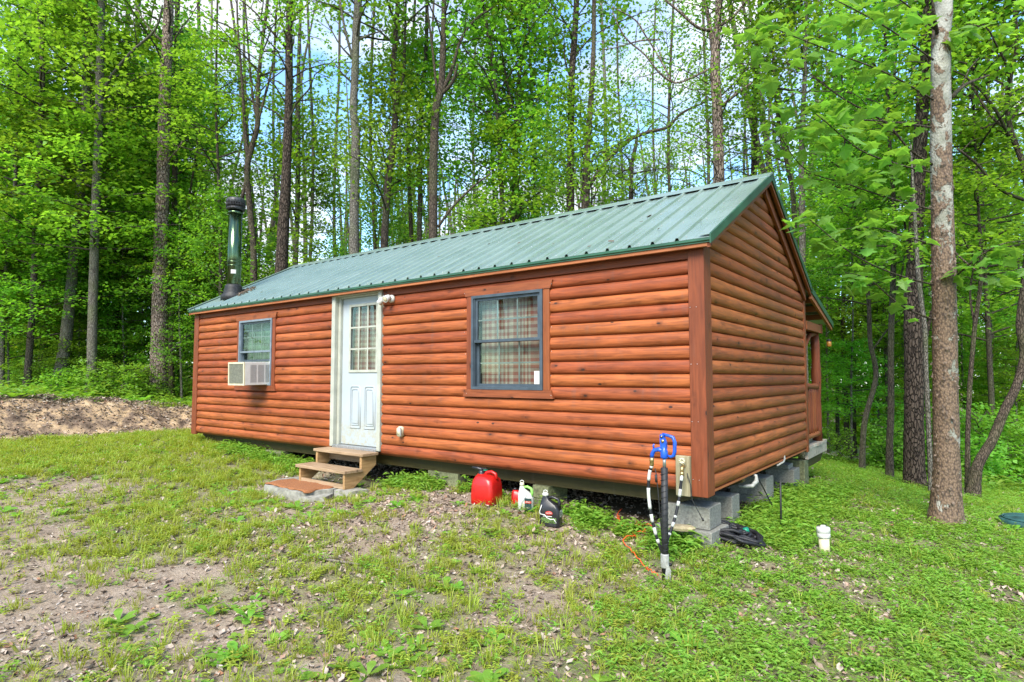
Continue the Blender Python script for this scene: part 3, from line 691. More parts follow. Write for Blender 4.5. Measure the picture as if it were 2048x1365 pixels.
# ---- door
def make_door():
    wp = M['white_paint']
    fr = empty('door_frame', (0, 0, 0), None, None); fr.parent = cabin; fr.location = -cabin.location
    B('casing', wp, fr, -5.225, -5.150, -.062, -.002, .035, 2.128, bev=.004); B('casing', wp, fr, -4.245, -4.182, -.062, -.002, .035, 2.128, bev=.004)
    B('casing', wp, fr, -5.149, -4.246, -.060, -.002, 2.098, 2.126, bev=.004)
    B('jamb', wp, fr, -5.160, -5.115, -.001, .10, .05, 2.097); B('jamb', wp, fr, -4.270, -4.240, -.001, .10, .05, 2.097); B('jamb', wp, fr, -5.114, -4.271, -.001, .10, 2.075, 2.097)
    B('stop', wp, fr, -5.114, -5.100, .0, .036, .066, 2.074)
    B('threshold', M['steel'], fr, -5.149, -4.246, -.075, .09, .022, .062, bev=.004)
    d = MB(); X0, X1, Z0, Z1 = -5.112, -4.274, .070, 2.072; yf, yb = .040, .085
    gx0, gx1, gz0, gz1 = -4.925, -4.375, 1.075, 1.955
    d.box(X0, gx0, yf, yb, Z0, Z1); d.box(gx1, X1, yf, yb, Z0, Z1); d.box(gx0, gx1, yf, yb, Z0, gz0); d.box(gx0, gx1, yf, yb, gz1, Z1)
    door = d.build('door', M['door'], cabin)
    B('lite_frame', wp, door, gx0-.028, gx0+.010, yf-.014, yf-.001, gz0-.028, gz1+.028, bev=.003); B('lite_frame', wp, door, gx1-.010, gx1+.028, yf-.014, yf-.001, gz0-.028, gz1+.028, bev=.003)
    B('lite_frame', wp, door, gx0+.0105, gx1-.0105, yf-.014, yf-.001, gz0-.028, gz0+.008, bev=.003); B('lite_frame', wp, door, gx0+.0105, gx1-.0105, yf-.014, yf-.001, gz1-.008, gz1+.028, bev=.003)
    for q in (1, 2):
        xx = gx0+(gx1-gx0)*q/3; B('muntin', wp, door, xx-.011, xx+.011, yf-.011, yf-.001, gz0+.0085, gz1-.0085, bev=.003)
    for q in (1, 2):
        zz = gz0+(gz1-gz0)*q/3
        for c in range(3):
            xa = gx0+(gx1-gx0)*c/3+.0115; xb = gx0+(gx1-gx0)*(c+1)/3-.0115; B('muntin', wp, door, xa, xb, yf-.010, yf-.001, zz-.011, zz+.011)
    for r in range(3):
        for c in range(3):
            B('pane', M['glass'], door, gx0+(gx1-gx0)*c/3+.002, gx0+(gx1-gx0)*(c+1)/3-.002, yf+.004, yf+.008, gz0+(gz1-gz0)*r/3+.002, gz0+(gz1-gz0)*(r+1)/3-.002)
    nu, nv = 60, 4; vs = []; uv = []; fs = []
    for j in range(nv+1):
        for i in range(nu+1):
            u = i/nu; v = j/nv; vs.append((gx0-.03+(gx1-gx0+.06)*u, .115+.014*math.sin(u*34+math.sin(u*7)*2), gz1+.02-(gz1-gz0+.04)*v)); uv.append((u*.62, v*.95))
    for j in range(nv):
        for i in range(nu): a = j*(nu+1)+i; fs.append((a, a+1, a+nu+2, a+nu+1))
    m = MB(); m.add(vs, fs, 0, True); me = m.mesh('curtain'); l = me.uv_layers.new(name='UVMap')
    for lp in me.loops: l.data[lp.index].uv = uv[lp.vertex_index]
    me.materials.append(M['gingham']); link('curtain', me, None, door)
    # two embossed panels low on the slab: rounded frames
    for cx in (-4.80, -4.50):
        m = MB(); a, b, z0, z1 = cx-.105, cx+.105, .30, .86
        pts = [(a, yf-.002, z0), (b, yf-.002, z0), (b, yf-.002, z1-.03), (b-.03, yf-.002, z1), (a+.03, yf-.002, z1), (a, yf-.002, z1-.03), (a, yf-.002, z0)]
        m.tube(pts, .010, 6, cap=False); m.tube([(x_*.0+cx+(x_-cx)*.72, y_, (z0+z1)/2+(z_-(z0+z1)/2)*.86) for x_, y_, z_ in pts], .008, 6, cap=False); m.box(a+.045, b-.045, yf-.008, yf-.001, z0+.06, z1-.06, bev=.004)
        m.build('raised_panel', M['door'], door)
    m = MB(); m.lathe([(.026, 0), (.026, .008), (.015, .012), (.0, .013)], 16, M=rotm((-4.325, yf-.001, .985), ex=R_(90))); m.build('lock', M['brass'], door)
    m = MB(); m.box(-4.75, -4.5, .25, .26, .9, 2.1); m.box(-5.1, -4.25, .20, .21, 1.0, 2.0); m.build('dark_backing', M['dark'], door)  # near-black sheets stand in for the unlit room behind the panes
make_door()

# ---- stove flue
def flue():
    cx, cy = -8.62, .30; zb = roofz(cy)
    m = MB(); m.lathe([(.118, zb-.05), (.118, 4.03)], 32, M=rotm((cx, cy, 0))); f = m.build('chimney', M['chrome'], cabin)
    for zz in (2.98, 3.05):
        m = MB(); m.lathe([(.119, zz-.010), (.128, zz-.006), (.128, zz+.006), (.119, zz+.010)], 32, M=rotm((cx, cy, 0))); m.build('band', M['chrome'], f)
    m = MB(); m.lathe([(.119, 3.93), (.129, 3.935), (.129, 3.965), (.119, 3.97)], 32, M=rotm((cx, cy, 0))); m.build('band', M['chrome'], f)
    m = MB(); m.lathe([(.14, 4.00), (.158, 4.01), (.162, 4.035), (.15, 4.05), (.11, 4.06)], 28, M=rotm((cx, cy, 0)))
    m.lathe([(.155, 4.12), (.165, 4.13), (.165, 4.19), (.14, 4.215), (.0, 4.23)], 28, M=rotm((cx, cy, 0))); m.lathe([(.10, 4.05), (.10, 4.13)], 20, M=rotm((cx, cy, 0))); m.build('cap', M['flue_cap'], f)
    m = MB()
    for q in range(36):
        a = 2*math.pi*q/36; m.tube([(cx+.160*math.cos(a), cy+.160*math.sin(a), 4.03), (cx+.160*math.cos(a), cy+.160*math.sin(a), 4.14)], .004, 4)
    m.lathe([(.161, 4.085), (.164, 4.088), (.161, 4.091)], 28, M=rotm((cx, cy, 0))); m.build('cap_mesh', M['flue_cap'], f)
    m = MB(); prof = [(.21, zb-.07), (.20, zb+.03), (.165, zb+.06), (.17, zb+.08), (.155, zb+.11), (.158, zb+.13), (.142, zb+.17), (.144, zb+.19), (.122, zb+.22)]
    m.lathe(prof, 24, M=rotm((cx, cy, 0))); m.build('rubber_boot', M['black_rubber'], f)
    vd = Vector((CAM.x-cx, CAM.y-cy, 0)).normalized(); a0 = math.atan2(vd.y, vd.x); vs = []; n = 6
    for q in range(n+1):
        a = a0-.42+.7*q/n
        for zz in (2.83, 2.90): vs.append((cx+.1215*math.cos(a), cy+.1215*math.sin(a), zz))
    m = MB(); m.add(vs, [(2*q, 2*q+2, 2*q+3, 2*q+1) for q in range(n)]); m.build('sticker', M['white_plastic'], f)
    # leaves that have gathered against the boot
    random.seed(3); m = MB()
    for q in range(60):
        a = random.uniform(-.3, 2.2); r = random.uniform(.15, .45); x_, y_ = cx+r*math.cos(a), cy+r*math.sin(a)*.8
        m.box(-.03, .03, -.015, .015, 0, .004, M=rotm((x_, y_, roofz(y_)+.022+random.random()*.02), ex=random.uniform(-.2, .9), ez=random.uniform(0, 6), ey=random.uniform(-.3, .3)))
    tag(m.build('leaf_debris', M['litter']), 'small pile of dead leaves on the roof beside the black flue boot', 'dead leaves', kind='stuff')
flue()
def roof_bits():
    random.seed(8); m = MB()
    for q in range(20):                                     # fallen leaves and twigs caught on the roof
        y_ = random.uniform(-.1, 1.85); x_ = random.uniform(-9, 0) if q % 2 else random.uniform(-3, 0); s = random.uniform(.5, 1.1)
        m.box(-.03*s, .03*s, -.014*s, .014*s, 0, .002, M=rotm((x_, y_, roofz(y_)+.022), ex=R_(27)+random.uniform(-.25, .25), ez=random.uniform(-.8, .8), ey=random.uniform(-.2, .2)))
    tag(m.build('leaf_debris', M['litter']), 'a few dead leaves lying scattered on the green metal roof', 'dead leaves', kind='stuff')
    m = MB(); x_ = L0+.06
    while x_ < .1:
        for y_ in (-.08, .45, .98, 1.5, 1.86): m.lathe([(.007, 0), (.007, .004), (0, .006)], 6, M=rotm((x_, y_, roofz(y_)+.001), ex=R_(27.5)))
        x_ += .2286
    o = m.build('roof_screws', M['steel'], roof); o['kind'] = 'stuff'
roof_bits()

# ---- security light, outlet, hydrant board
def small_fittings():
    m = MB(); m.lathe([(.052, 0), (.052, .02), (.04, .045), (0, .05)], 20, M=rotm((-3.99, -.038, 1.985), ex=R_(90))); fl = m.build('security_light', M['white_plastic'], cabin)
    def head(loc, d, r=.038):
        z = Vector(d).normalized().to_track_quat('Z', 'Y').to_matrix().to_4x4()
        m = MB(); m.lathe([(.014, -.07), (.016, -.045), (r*.95, -.03), (r, .01), (r*1.04, .05), (r*.9, .052), (r*.8, .035), (0, .03)], 18, M=Matrix.Translation(loc) @ z); return m.build('lamp_head', M['white_plastic'], fl)
    head((-4.115, -.12, 1.965), (-.55, -.25, -.75)); h = head((-3.985, -.13, 1.985), (.12, -.9, -.42), .042)
    m = MB(); m.tube([(-4.0, -.08, 1.99), (-4.06, -.10, 1.995), (-4.09, -.11, 1.985)], .011, 8); m.build('arm', M['white_plastic'], fl)
    m = MB(); m.lathe([(.032, 0), (.024, .006), (0, .008)], 16, M=Matrix.Translation((-3.979, -.174, 1.966)) @ Vector((.12, -.9, -.42)).to_track_quat('Z', 'Y').to_matrix().to_4x4()); m.build('lens', M['ivory'], fl)
    o = B('outlet_box', M['ivory'], cabin, -3.825, -3.755, -.085, -.02, .245, .375, bev=.012)
    B('cover', M['ivory'], o, -3.818, -3.748, -.103, -.086, .255, .365, bev=.013); B('hinge', M['steel'], o, -3.757, -.3752*10+.012, -.10, -.09, .26, .36)
    bd = B('utility_board', M['grey_wood'], cabin, -.228, -.102, -.088, -.042, -.045, .300, bev=.003)
    m = MB(); Mx = rotm((-.15, -.09, .215)); 
    m.tube([(-.15, -.085, .215), (-.145, -.13, .215)], .013, 10); m.tube([(-.147, -.115, .215), (-.150, -.118, .245)], .010, 8)
    m.tube([(-.147, -.125, .22), (-.145, -.15, .20), (-.145, -.155, .16)], .015, 10); fct = m.build('spigot', M['brass'], bd)
    m = MB(); 
    for q in range(8):
        a = q*math.pi/4; m.lathe([(.0, 0), (.009, .003), (.009, .012), (0, .015)], 8, M=rotm((-.152+.019*math.cos(a), -.122, .262+.019*math.sin(a)), ex=R_(90)))
    m.tube([(-.152+.019*math.cos(q*math.pi/4), -.129, .262+.019*math.sin(q*math.pi/4)) for q in range(9)], .006, 6, cap=False); m.tube([(-.15, -.118, .235), (-.152, -.126, .262)], .008, 6); m.build('tap_wheel', M['ivory'], fct)
small_fittings()
# ---------------------------------------------------------------- concrete blocks under the cabin
BLK = {}
def block(x0, x1, y0, y1, z0, z1, label, mat='concrete', ez=0.0):
    """a hollow concrete block with its two cores open at the ends of the long side"""
    sx, sy, sz = x1-x0, y1-y0, z1-z0; key = (round(sx, 3), round(sy, 3), round(sz, 3), mat)
    if key not in BLK:
        m = MB(); m.box(-sx/2, sx/2, -sy/2, sy/2, 0, sz, bev=.006)
        h = .018                                 # shallow flutes on the long face, as on the blocks stood on end
        long_y = sy > sx
        me = m.mesh('concrete_block'); me.materials.append(M[mat]); BLK[key] = me
    o = link('concrete_block', BLK[key], None, None, ((x0+x1)/2, (y0+y1)/2, z0)); o.rotation_euler.z = ez
    return tag(o, label, 'concrete block', 'concrete blocks under the cabin')
block(-.45, .0, .10, .41, -.355, -.160, 'grey block directly under the near front corner of the cabin, topmost there')
block(-.50, -.215, .06, .46, -.56, -.358, 'bottom grey block of the near corner stack, left of the loose tan stone', ez=.05)
block(-.20, .045, .05, .45, -.56, -.358, 'grey block in the bottom course of the near corner stack, beside the black hose pile', ez=-.06)
block(-.42, -.03, .82, 1.06, -.40, -.180, 'upper block of the first pier behind the corner, under the gable wall')
block(-.42, -.03, .82, 1.06, -.62, -.403, 'lower block of the first pier behind the corner, half hidden by weeds')
block(-.46, -.05, 2.14, 2.46, -.385, -.180, 'upper pale block of the middle pier under the gable wall, beside the sloping cable')
block(-.46, -.05, 2.14, 2.46, -.60, -.388, 'lower pale block of the middle pier under the gable wall')
block(-.40, -.04, 3.46, 3.80, -.43, -.245, 'large pale block of the rear gable pier, carrying a thin cap block')
block(-.36, -.10, 3.44, 3.70, -.242, -.180, 'thin cap block lying on top of the rear gable pier')
block(-.36, -.06, 3.50, 3.76, -.64, -.433, 'lowest block of the rear gable pier, standing in the weeds')
block(-.30, .0, 3.92, 4.16, -.62, -.172, 'dark tall block behind the rear gable pier, under the porch edge', 'concrete_moss_shade')
block(-3.50, -3.0, .13, .37, -.42, -.160, 'mossy block under the front beam, between the wooden steps and the red fuel can', 'concrete_moss_shade')
block(-1.90, -1.70, .10, .49, -.295, -.160, 'upper mossy block between the white jug and the black jug', 'concrete_moss_shade')
block(-1.90, -1.70, .09, .49, -.50, -.298, 'lower mossy block between the white jug and the black jug', 'concrete_moss_shade')
block(-7.05, -6.62, .06, .28, -.36, -.162, 'block in shade under the front beam, left of the wooden steps', 'concrete_moss_shade')
block(-8.75, -8.35, .10, .32, -.33, -.162, 'block in shade under the far left end of the front beam', 'concrete_moss_shade')
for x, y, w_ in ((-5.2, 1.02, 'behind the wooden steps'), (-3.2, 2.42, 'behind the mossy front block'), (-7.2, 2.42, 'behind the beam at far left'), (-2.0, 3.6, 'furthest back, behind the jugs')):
    block(x-.2, x+.2, y-.12, y+.12, gz(x, y)-.05, -.180, 'block in deep shade under the cabin floor, '+w_, 'concrete_moss_shade')
m = MB(); m.lathe([(.0, 0), (.09, .004), (.105, .025), (.085, .045), (0, .05)], 9, M=rotm((-.20, -.03, -.356), ez=.3, sc=(1.1, .55, 1)), smooth=False); tag(m.build('flat_stone', M['stone']), 'loose flat tan stone resting on the bottom blocks of the near corner stack', 'stone')

# ---------------------------------------------------------------- entrance steps, slabs and mat
st = empty('wooden_steps', (-4.7, -.3, -.36), 'two-tread wooden step unit standing below the white door', 'steps')
X0, X1 = -5.20, -4.175
B('tread', M['step_wood'], st, X0, X1, -.335, -.078, -.006, .030, bev=.004); B('tread', M['step_wood'], st, X0-.02, X1-.01, -.590, -.318, -.190, -.152, bev=.004)
poly = [(-.565, -.193), (-.565, -.375), (-.43, -.375), (-.085, -.125), (-.085, -.008), (-.315, -.008), (-.315, -.193)]
for a in (X0+.035, X1-.075):
    m = MB(); m.prism(poly, 'x', a, a+.038); m.build('stringer', M['step_side'], st)
B('rail', M['step_wood'], st, X0+.075, X1-.077, -.562, -.540, -.375, -.320); B('rail', M['step_wood'], st, X0+.075, X1-.077, -.130, -.100, -.12, -.012)
m = MB(); pl = [(-5.52, -.34), (-5.56, -.62), (-5.44, -.86), (-5.25, -1.0), (-4.50, -.99), (-4.36, -.62), (-4.42, -.45), (-5.1, -.30)]
m.prism(pl, 'z', -.52, -.376); tag(m.build('concrete_slab', M['slab']), 'worn grey slab with a rounded left edge under the doormat', 'slab')
m = MB(); m.prism([(-4.46, -1.04), (-4.20, -.86), (-4.33, -.64), (-4.5, -.80)], 'z', -.475, -.42); tag(m.build('paver', M['slab']), 'flat grey paver low in the grass in front of the doormat slab', 'paver')
m = MB(); m.prism([(-4.33, -.63), (-4.06, -.58), (-4.02, -.36), (-4.34, -.38)], 'z', -.46, -.378); tag(m.build('paver', M['slab']), 'small grey paver under the front right foot of the wooden steps', 'paver')
vs = []; n1, n2 = 26, 12; random.seed(2)
for j in range(n2+1):
    for i in range(n1+1):
        u, v = i/n1, j/n2; x = -5.36+.92*u; y = -.93+.40*v-.03*u+.0; x += .02*math.sin(v*9)*(u < .05 or u > .95); y -= (0.012*math.sin(u*21)) if j == 0 else 0
        z = -.358+.004*math.sin(u*9+v*3)+.003*math.sin(u*23)-(.010*(.5+.5*math.sin(u*31)) if j == 0 else 0)-(.02 if i == n1 else 0)*(.5+.5*math.sin(v*12)); vs.append((x, y, z))
m = MB(); w_ = n1+1; N0 = len(vs)
m.add(vs+[(a, b, c-.011) for a, b, c in vs], [(j*w_+i, j*w_+i+1, (j+1)*w_+i+1, (j+1)*w_+i) for j in range(n2) for i in range(n1)] +
      [(N0+j*w_+i, N0+(j+1)*w_+i, N0+(j+1)*w_+i+1, N0+j*w_+i+1) for j in range(n2) for i in range(n1)] +
      [(i, N0+i, N0+i+1, i+1) for i in range(n1)] + [(j*w_+n1, N0+j*w_+n1, N0+(j+1)*w_+n1, (j+1)*w_+n1) for j in range(n2)] + [(j*w_, (j+1)*w_, N0+(j+1)*w_, N0+j*w_) for j in range(n2)], 0, True)
tag(m.build('doormat', M['mat']), 'rust-brown coir doormat lying on the slab before the steps', 'doormat')

# ---------------------------------------------------------------- cans and jugs
def rrect(w, d, r, n=5):
    pts = []
    for cx, cy, a0 in ((w/2-r, d/2-r, 0), (-w/2+r, d/2-r, 90), (-w/2+r, -d/2+r, 180), (w/2-r, -d/2+r, 270)):
        for i in range(n+1): a = R_(a0+90*i/n); pts.append((cx+r*math.cos(a), cy+r*math.sin(a)))
    return pts
def loft(m, secs, M=None, mi=0):           # secs: (z, w, d, r, ox, oy)
    rings = [[(x+ox, y+oy, z) for x, y in rrect(w, d, r)] for z, w, d, r, ox, oy in secs]; n = len(rings[0])
    vs = [p for r in rings for p in r]
    fs = [(i*n+k, i*n+(k+1) % n, (i+1)*n+(k+1) % n, (i+1)*n+k) for i in range(len(rings)-1) for k in range(n)]+[tuple(range(n-1, -1, -1)), tuple((len(rings)-1)*n+k for k in range(n))]
    m.add(vs, fs, mi, True, M)
def gas_can():
    g = empty('fuel_can', (-2.27, -.22, -.345), 'large red plastic fuel can with a black spout, against the cabin base', 'fuel can'); z = -.350
    g.rotation_euler = (0, 0, 0)
    m = MB(); T = rotm((-2.27, -.215, z), ez=.18)
    loft(m, [(0, .24, .25, .03, 0, 0), (.012, .262, .272, .04, 0, 0), (.10, .268, .276, .045, 0, 0), (.20, .258, .268, .05, 0, 0), (.252, .245, .25, .06, 0, 0), (.285, .20, .215, .07, -.01, 0), (.303, .13, .16, .06, -.03, 0), (.308, .09, .09, .04, -.06, -.0)], T)
    m.build('body', M['red_plastic'], g)
    m = MB(); m.tube([T @ Vector(p) for p in ((-.02, 0, .29), (.0, 0, .325), (.06, 0, .335), (.105, 0, .315), (.118, 0, .26))], [.02, .018, .017, .018, .02], 10); m.build('handle', M['red_plastic'], g)
    m = MB(); m.lathe([(.034, .0), (.034, .03), (.026, .034), (.026, .045)], 16, M=T @ Matrix.Translation((-.065, 0, .300))); m.lathe([(.036, .0), (.036, .018)], 12, M=T @ Matrix.Translation((-.065, 0, .300)))
    m.tube([T @ Vector(p) for p in ((-.065, 0, .335), (-.068, 0, .352), (-.10, -.01, .362), (-.165, -.03, .372))], [.022, .022, .017, .010], 10)
    m.box(-.085, .0, -.014, .014, .350, .368, M=T, bev=.004); sp = m.build('spout', M['black_plastic'], g)
    m = MB(); m.box(-.035, .005, -.016, .016, .340, .352, M=T, bev=.003); m.build('trigger', M['green_plastic'], sp)
gas_can()
def small_can():
    m = MB(); T = rotm((-1.99, -.035, -.385), ez=.5); loft(m, [(0, .13, .09, .025, 0, 0), (.01, .14, .10, .03, 0, 0), (.11, .14, .10, .035, 0, 0), (.15, .11, .085, .035, -.01, 0), (.172, .07, .06, .025, -.025, 0), (.18, .04, .04, .015, -.03, 0)], T)
    g = m.build('fuel_can', M['red_plastic']); tag(g, 'small red plastic can in shade between the large fuel can and the white jug', 'fuel can')
    m = MB(); m.lathe([(.018, 0), (.018, .022), (0, .024)], 12, M=T @ Matrix.Translation((-.03, 0, .178))); m.build('cap', M['black_plastic'], g)
    m = MB(); m.lathe([(.022, 0), (.024, .003), (.014, .006), (0, .004)], 14, M=T @ rotm((.03, -.049, .085), ex=R_(90))); m.build('moulded_recess', M['black_plastic'], g)
small_can()
def text_mesh(s, size, mat, Mx, parent, name='lettering'):
    c = bpy.data.curves.new('lettering', 'FONT'); c.body = s; c.size = size; c.align_x = 'CENTER'; c.align_y = 'CENTER'; c.extrude = .0006; c.resolution_u = 3
    o = bpy.data.objects.new('tmp', c); COL.objects.link(o); bpy.context.view_layer.update()
    me = bpy.data.meshes.new_from_object(o.evaluated_get(bpy.context.evaluated_depsgraph_get())); bpy.data.objects.remove(o); me.transform(Mx); me.materials.append(mat)
    return link(name, me, None, parent)
def jug(loc, ez, w, d, h, body, label, cat, parts):
    g = empty('jug', loc, label, cat); T = rotm(loc, ez=ez); m = MB()
    loft(m, [(0, w*.92, d*.9, .02, 0, 0), (.012, w, d, .03, 0, 0), (h*.52, w, d, .032, 0, 0), (h*.66, w*.86, d*.86, .03, -w*.07, 0), (h*.80, w*.42, d*.50, .022, -w*.24, 0), (h*.90, w*.26, w*.26, .016, -w*.27, 0), (h*.93, w*.24, w*.24, .015, -w*.27, 0)], T)
    m.build('body', body, g)
    hp = [(-w*.18, 0, h*.86), (w*.10, 0, h*.89), (w*.36, 0, h*.83), (w*.43, 0, h*.70), (w*.36, 0, h*.55)]
    m = MB(); m.tube([T @ Vector(p) for p in hp], [.014, .014, .015, .016, .018], 8); m.build('handle', parts['handle'], g)
    m = MB(); m.lathe([(w*.15, h*.92), (w*.155, h*.99), (w*.10, h*1.0), (w*.10, h*1.03), (0, h*1.035)], 14, M=T @ Matrix.Translation((-w*.27, 0, 0))); c = m.build('cap', parts['cap'], g)
    m = MB(); m.tube([T @ Vector((-w*.27+.02*math.cos(a), .0, h*1.045+.016*math.sin(a))) for a in [i*math.pi/4 for i in range(9)]], .004, 6, cap=False); m.build('ring', parts['ring'], c)
    for (mat, x0, x1, z0, z1, off) in parts['labels']:
        B2 = MB(); B2.box(x0, x1, -d/2-off-.001, -d/2-off, z0, z1, M=T); B2.build('label', mat, g)
    # thin tube that runs down the side
    m = MB(); m.tube([T @ Vector(p) for p in parts['hose']], .0045, 6); m.build('sprayer_tube', parts['ring'], g)
    return g, T
g, T = jug((-1.80, -.155, -.395), .35, .155, .10, .295, M['white_plastic'], 'translucent white jug with lime handle, leaning by the mossy blocks', 'jug',
    dict(handle=M['handle_green'], cap=M['ivory'], ring=M['white_plastic'], hose=[(-.04, -.055, .27), (.03, -.06, .2), (-.03, -.07, .12), (-.045, -.065, .05), (.0, -.07, .01), (.05, -.06, .0)],
         labels=[(M['darklabel'], .0, .073, .03, .155, .001), (M['redlabel'], .002, .071, .105, .128, .0025)]))
text_mesh('SPRAY', .018, M['white_plastic'], T @ rotm((.037, -.0545, .117), ex=R_(90)), g); text_mesh('64 oz', .014, M['ivory'], T @ rotm((.037, -.0525, .06), ex=R_(90)), g)
g, T = jug((-1.375, -.335, -.425), .28, .20, .125, .30, M['black_plastic'], 'black herbicide jug with a red and picture label, near the corner', 'jug',
    dict(handle=M['black_plastic'], cap=M['white_plastic'], ring=M['white_plastic'], hose=[(-.07, -.066, .20), (-.09, -.07, .14), (-.085, -.07, .115), (-.04, -.07, .11), (-.02, -.068, .085), (.02, -.07, .07), (.05, -.068, .075), (.075, -.068, .04)],
         labels=[(M['greenlabel'], -.075, .072, .035, .085, .001), (M['black_rubber'], -.075, .072, .005, .034, .001), (M['white_plastic'], -.06, .03, .094, .100, .0012)]))
m = MB(); m.lathe([(.030, 0), (.030, .002), (0, .0022)], 20, M=T @ rotm((.0, -.0635, .125), ex=R_(90), sc=(1.25, .72, 1))); m.build('label', M['redlabel'], g)
text_mesh('ORTHO', .017, M['white_plastic'], T @ rotm((.0, -.0665, .125), ex=R_(90)), g)
m = MB(); m.box(.1005, .1015, -.035, .04, .09, .15, M=T); m.build('label', M['white_plastic'], g)
m = MB()
for q in range(6): m.box(.102, .1024, -.028+q*.007, -.024+q*.007, .10, .14, M=T)
m.build('barcode', M['black_plastic'], g)

# ---------------------------------------------------------------- yard hydrant with its hoses
def hydrant():
    x, y = -.118, -.585; zg = gz(x, y)
    h = empty('yard_hydrant', (x, y, zg), 'blue-headed yard hydrant on a black wrapped pipe before the corner', 'hydrant')
    m = MB(); m.tube([(x-.008, y, zg-.05), (x-.005, y, -.2), (x, y, .262)], .027, 14); pipe = m.build('pipe', M['black_rubber'], h)
    m = MB(); pts = []
    for i in range(220):
        a = i*.42; z = zg+.19+(.255-zg-.19)*i/219; pts.append((x-.004+.0275*math.cos(a), y+.0275*math.sin(a), z))
    m.tube(pts, .0035, 4); m.build('wrap', M['fabric_black'], pipe)
    m = MB(); m.lathe([(.031, zg+.09), (.034, zg+.10), (.033, zg+.19), (.030, zg+.20)], 16, M=rotm((x-.008, y, 0))); m.prism([(x+.0, zg+.0), (x+.045, zg-.02), (x+.055, zg+.08), (x+.02, zg+.15)], 'y', y-.028, y-.024); m.build('tape', M['tape'], pipe)
    m = MB(); m.tube([(x, y, .255), (x, y, .36)], .014, 12); m.build('riser', M['steel'], h)
    m = MB(); m.lathe([(.026, .335), (.030, .345), (.030, .395), (.024, .405), (.022, .43)], 12, M=rotm((x, y, 0)))
    m.tube([(x, y, .395), (x-.045, y-.004, .405), (x-.082, y-.008, .395), (x-.098, y-.01, .365), (x-.103, y-.01, .335)], [.021, .018, .018, .018, .017], 12)
    m.tube([(x-.085, y, .40), (x-.093, y, .43), (x-.085, y, .445)], .007, 6)
    m.prism([(x-.028, .42), (x+.022, .42), (x+.020, .46), (x-.002, .525), (x-.022, .528), (x-.030, .50)], 'y', y-.016, y+.016)
    m.lathe([(.016, -.022), (.016, .022)], 14, M=rotm((x-.012, y, .515), ex=R_(90))); m.build('head', M['blue_paint'], h)
    m = MB(); m.tube([(x-.012, y, .528), (x+.035, y, .520), (x+.075, y, .508), (x+.090, y, .47), (x+.088, y, .40), (x+.080, y, .365), (x+.055, y, .352), (x+.03, y, .36)], [.012, .012, .014, .015, .015, .015, .011, .008], 10); m.build('lever', M['blue_paint'], h)
    m = MB(); m.lathe([(.013, 0), (.013, .006), (0, .008)], 12, M=rotm((x-.004, y-.0165, .475), ex=R_(90))); m.lathe([(.007, 0), (.007, .01), (0, .011)], 8, M=rotm((x-.012, y-.0165, .51), ex=R_(90))); m.build('bolt', M['brass'], h)
    m = MB(); m.lathe([(.014, .268), (.018, .28), (.016, .30), (.019, .31), (.018, .335)], 12, M=rotm((x-.103, y-.01, 0))); m.build('coupling', M['brass'], h)
    def hose(pts, label, ext):
        # smooth curve through the points, black with white bands
        P_ = [Vector(p) for p in pts]; out = []
        for i in range(len(P_)-1):
            p0, p1, p2, p3 = P_[max(i-1, 0)], P_[i], P_[i+1], P_[min(i+2, len(P_)-1)]
            for k in range(8):
                t = k/8; out.append(.5*((2*p1)+(p2-p0)*t+(2*p0-5*p1+4*p2-p3)*t*t+(3*p1-p0-3*p2+p3)*t**3))
        out.append(P_[-1]); m = MB(); m.tube(out, .0125, 10); hs = m.build('hose', M['fabric_black']); tag(hs, label, 'hose')
        for s in ext:
            a = int(s[0]*(len(out)-1)); b = max(a+2, int(s[1]*(len(out)-1))+1); m = MB(); m.tube(out[a:b], .0137, 10); m.build('white_band', M['white_plastic'], hs)
        return hs
    hose([(x-.103, y-.01, .27), (x-.125, y-.012, .20), (x-.135, y-.01, .05), (x-.12, y, -.12), (x-.085, y+.01, -.28), (x-.05, y+.03, -.40), (x-.03, y+.04, -.47)],
         'black and white banded hose hanging from the blue hydrant spout', [(.02, .08), (.12, .24), (.30, .46), (.50, .58), (.62, .68), (.72, .75)])
    hose([(-.142, -.155, .155), (-.145, -.17, .10), (-.155, -.20, -.05), (-.17, -.26, -.20), (-.19, -.34, -.33), (-.20, -.42, -.42), (-.18, -.50, -.475), (-.12, -.545, -.50), (-.085, -.56, -.50)],
         'black and white banded hose looping from the board spigot down to the hydrant', [(.05, .14), (.20, .24), (.28, .31), (.36, .38), (.42, .44), (.49, .51), (.56, .57), (.66, .68)])
    m = MB(); m.lathe([(.017, .135), (.018, .175)], 12, M=rotm((-.144, -.155, 0))); m.build('coupling', M['brass'], h)
    m = MB(); m.tube([(x-.08, y, .25), (x-.07, y+.0, .20), (x-.055, y, .05), (x-.045, y+.01, -.15), (x-.035, y+.02, -.35)], .004, 6)
    m.tube([(x-.073, y, .20), (x-.07, y, .14)], .011, 8); tag(m.build('cord', M['black_rubber']), 'thin black heat cable with a plug, running down beside the hydrant pipe', 'cord')
    m = MB(); m.tube([(-.12, -.10, .16), (-.085, -.11, .06), (-.08, -.10, -.06), (-.03, -.09, -.16), (-.0, -.08, -.22)], .0035, 6); m.tube([(-.002, -.08, -.21), (.008, -.08, -.235)], .008, 8)
    tag(m.build('cord', M['black_rubber']), 'thin black cable hanging from the utility board by the corner post', 'cord')
hydrant()

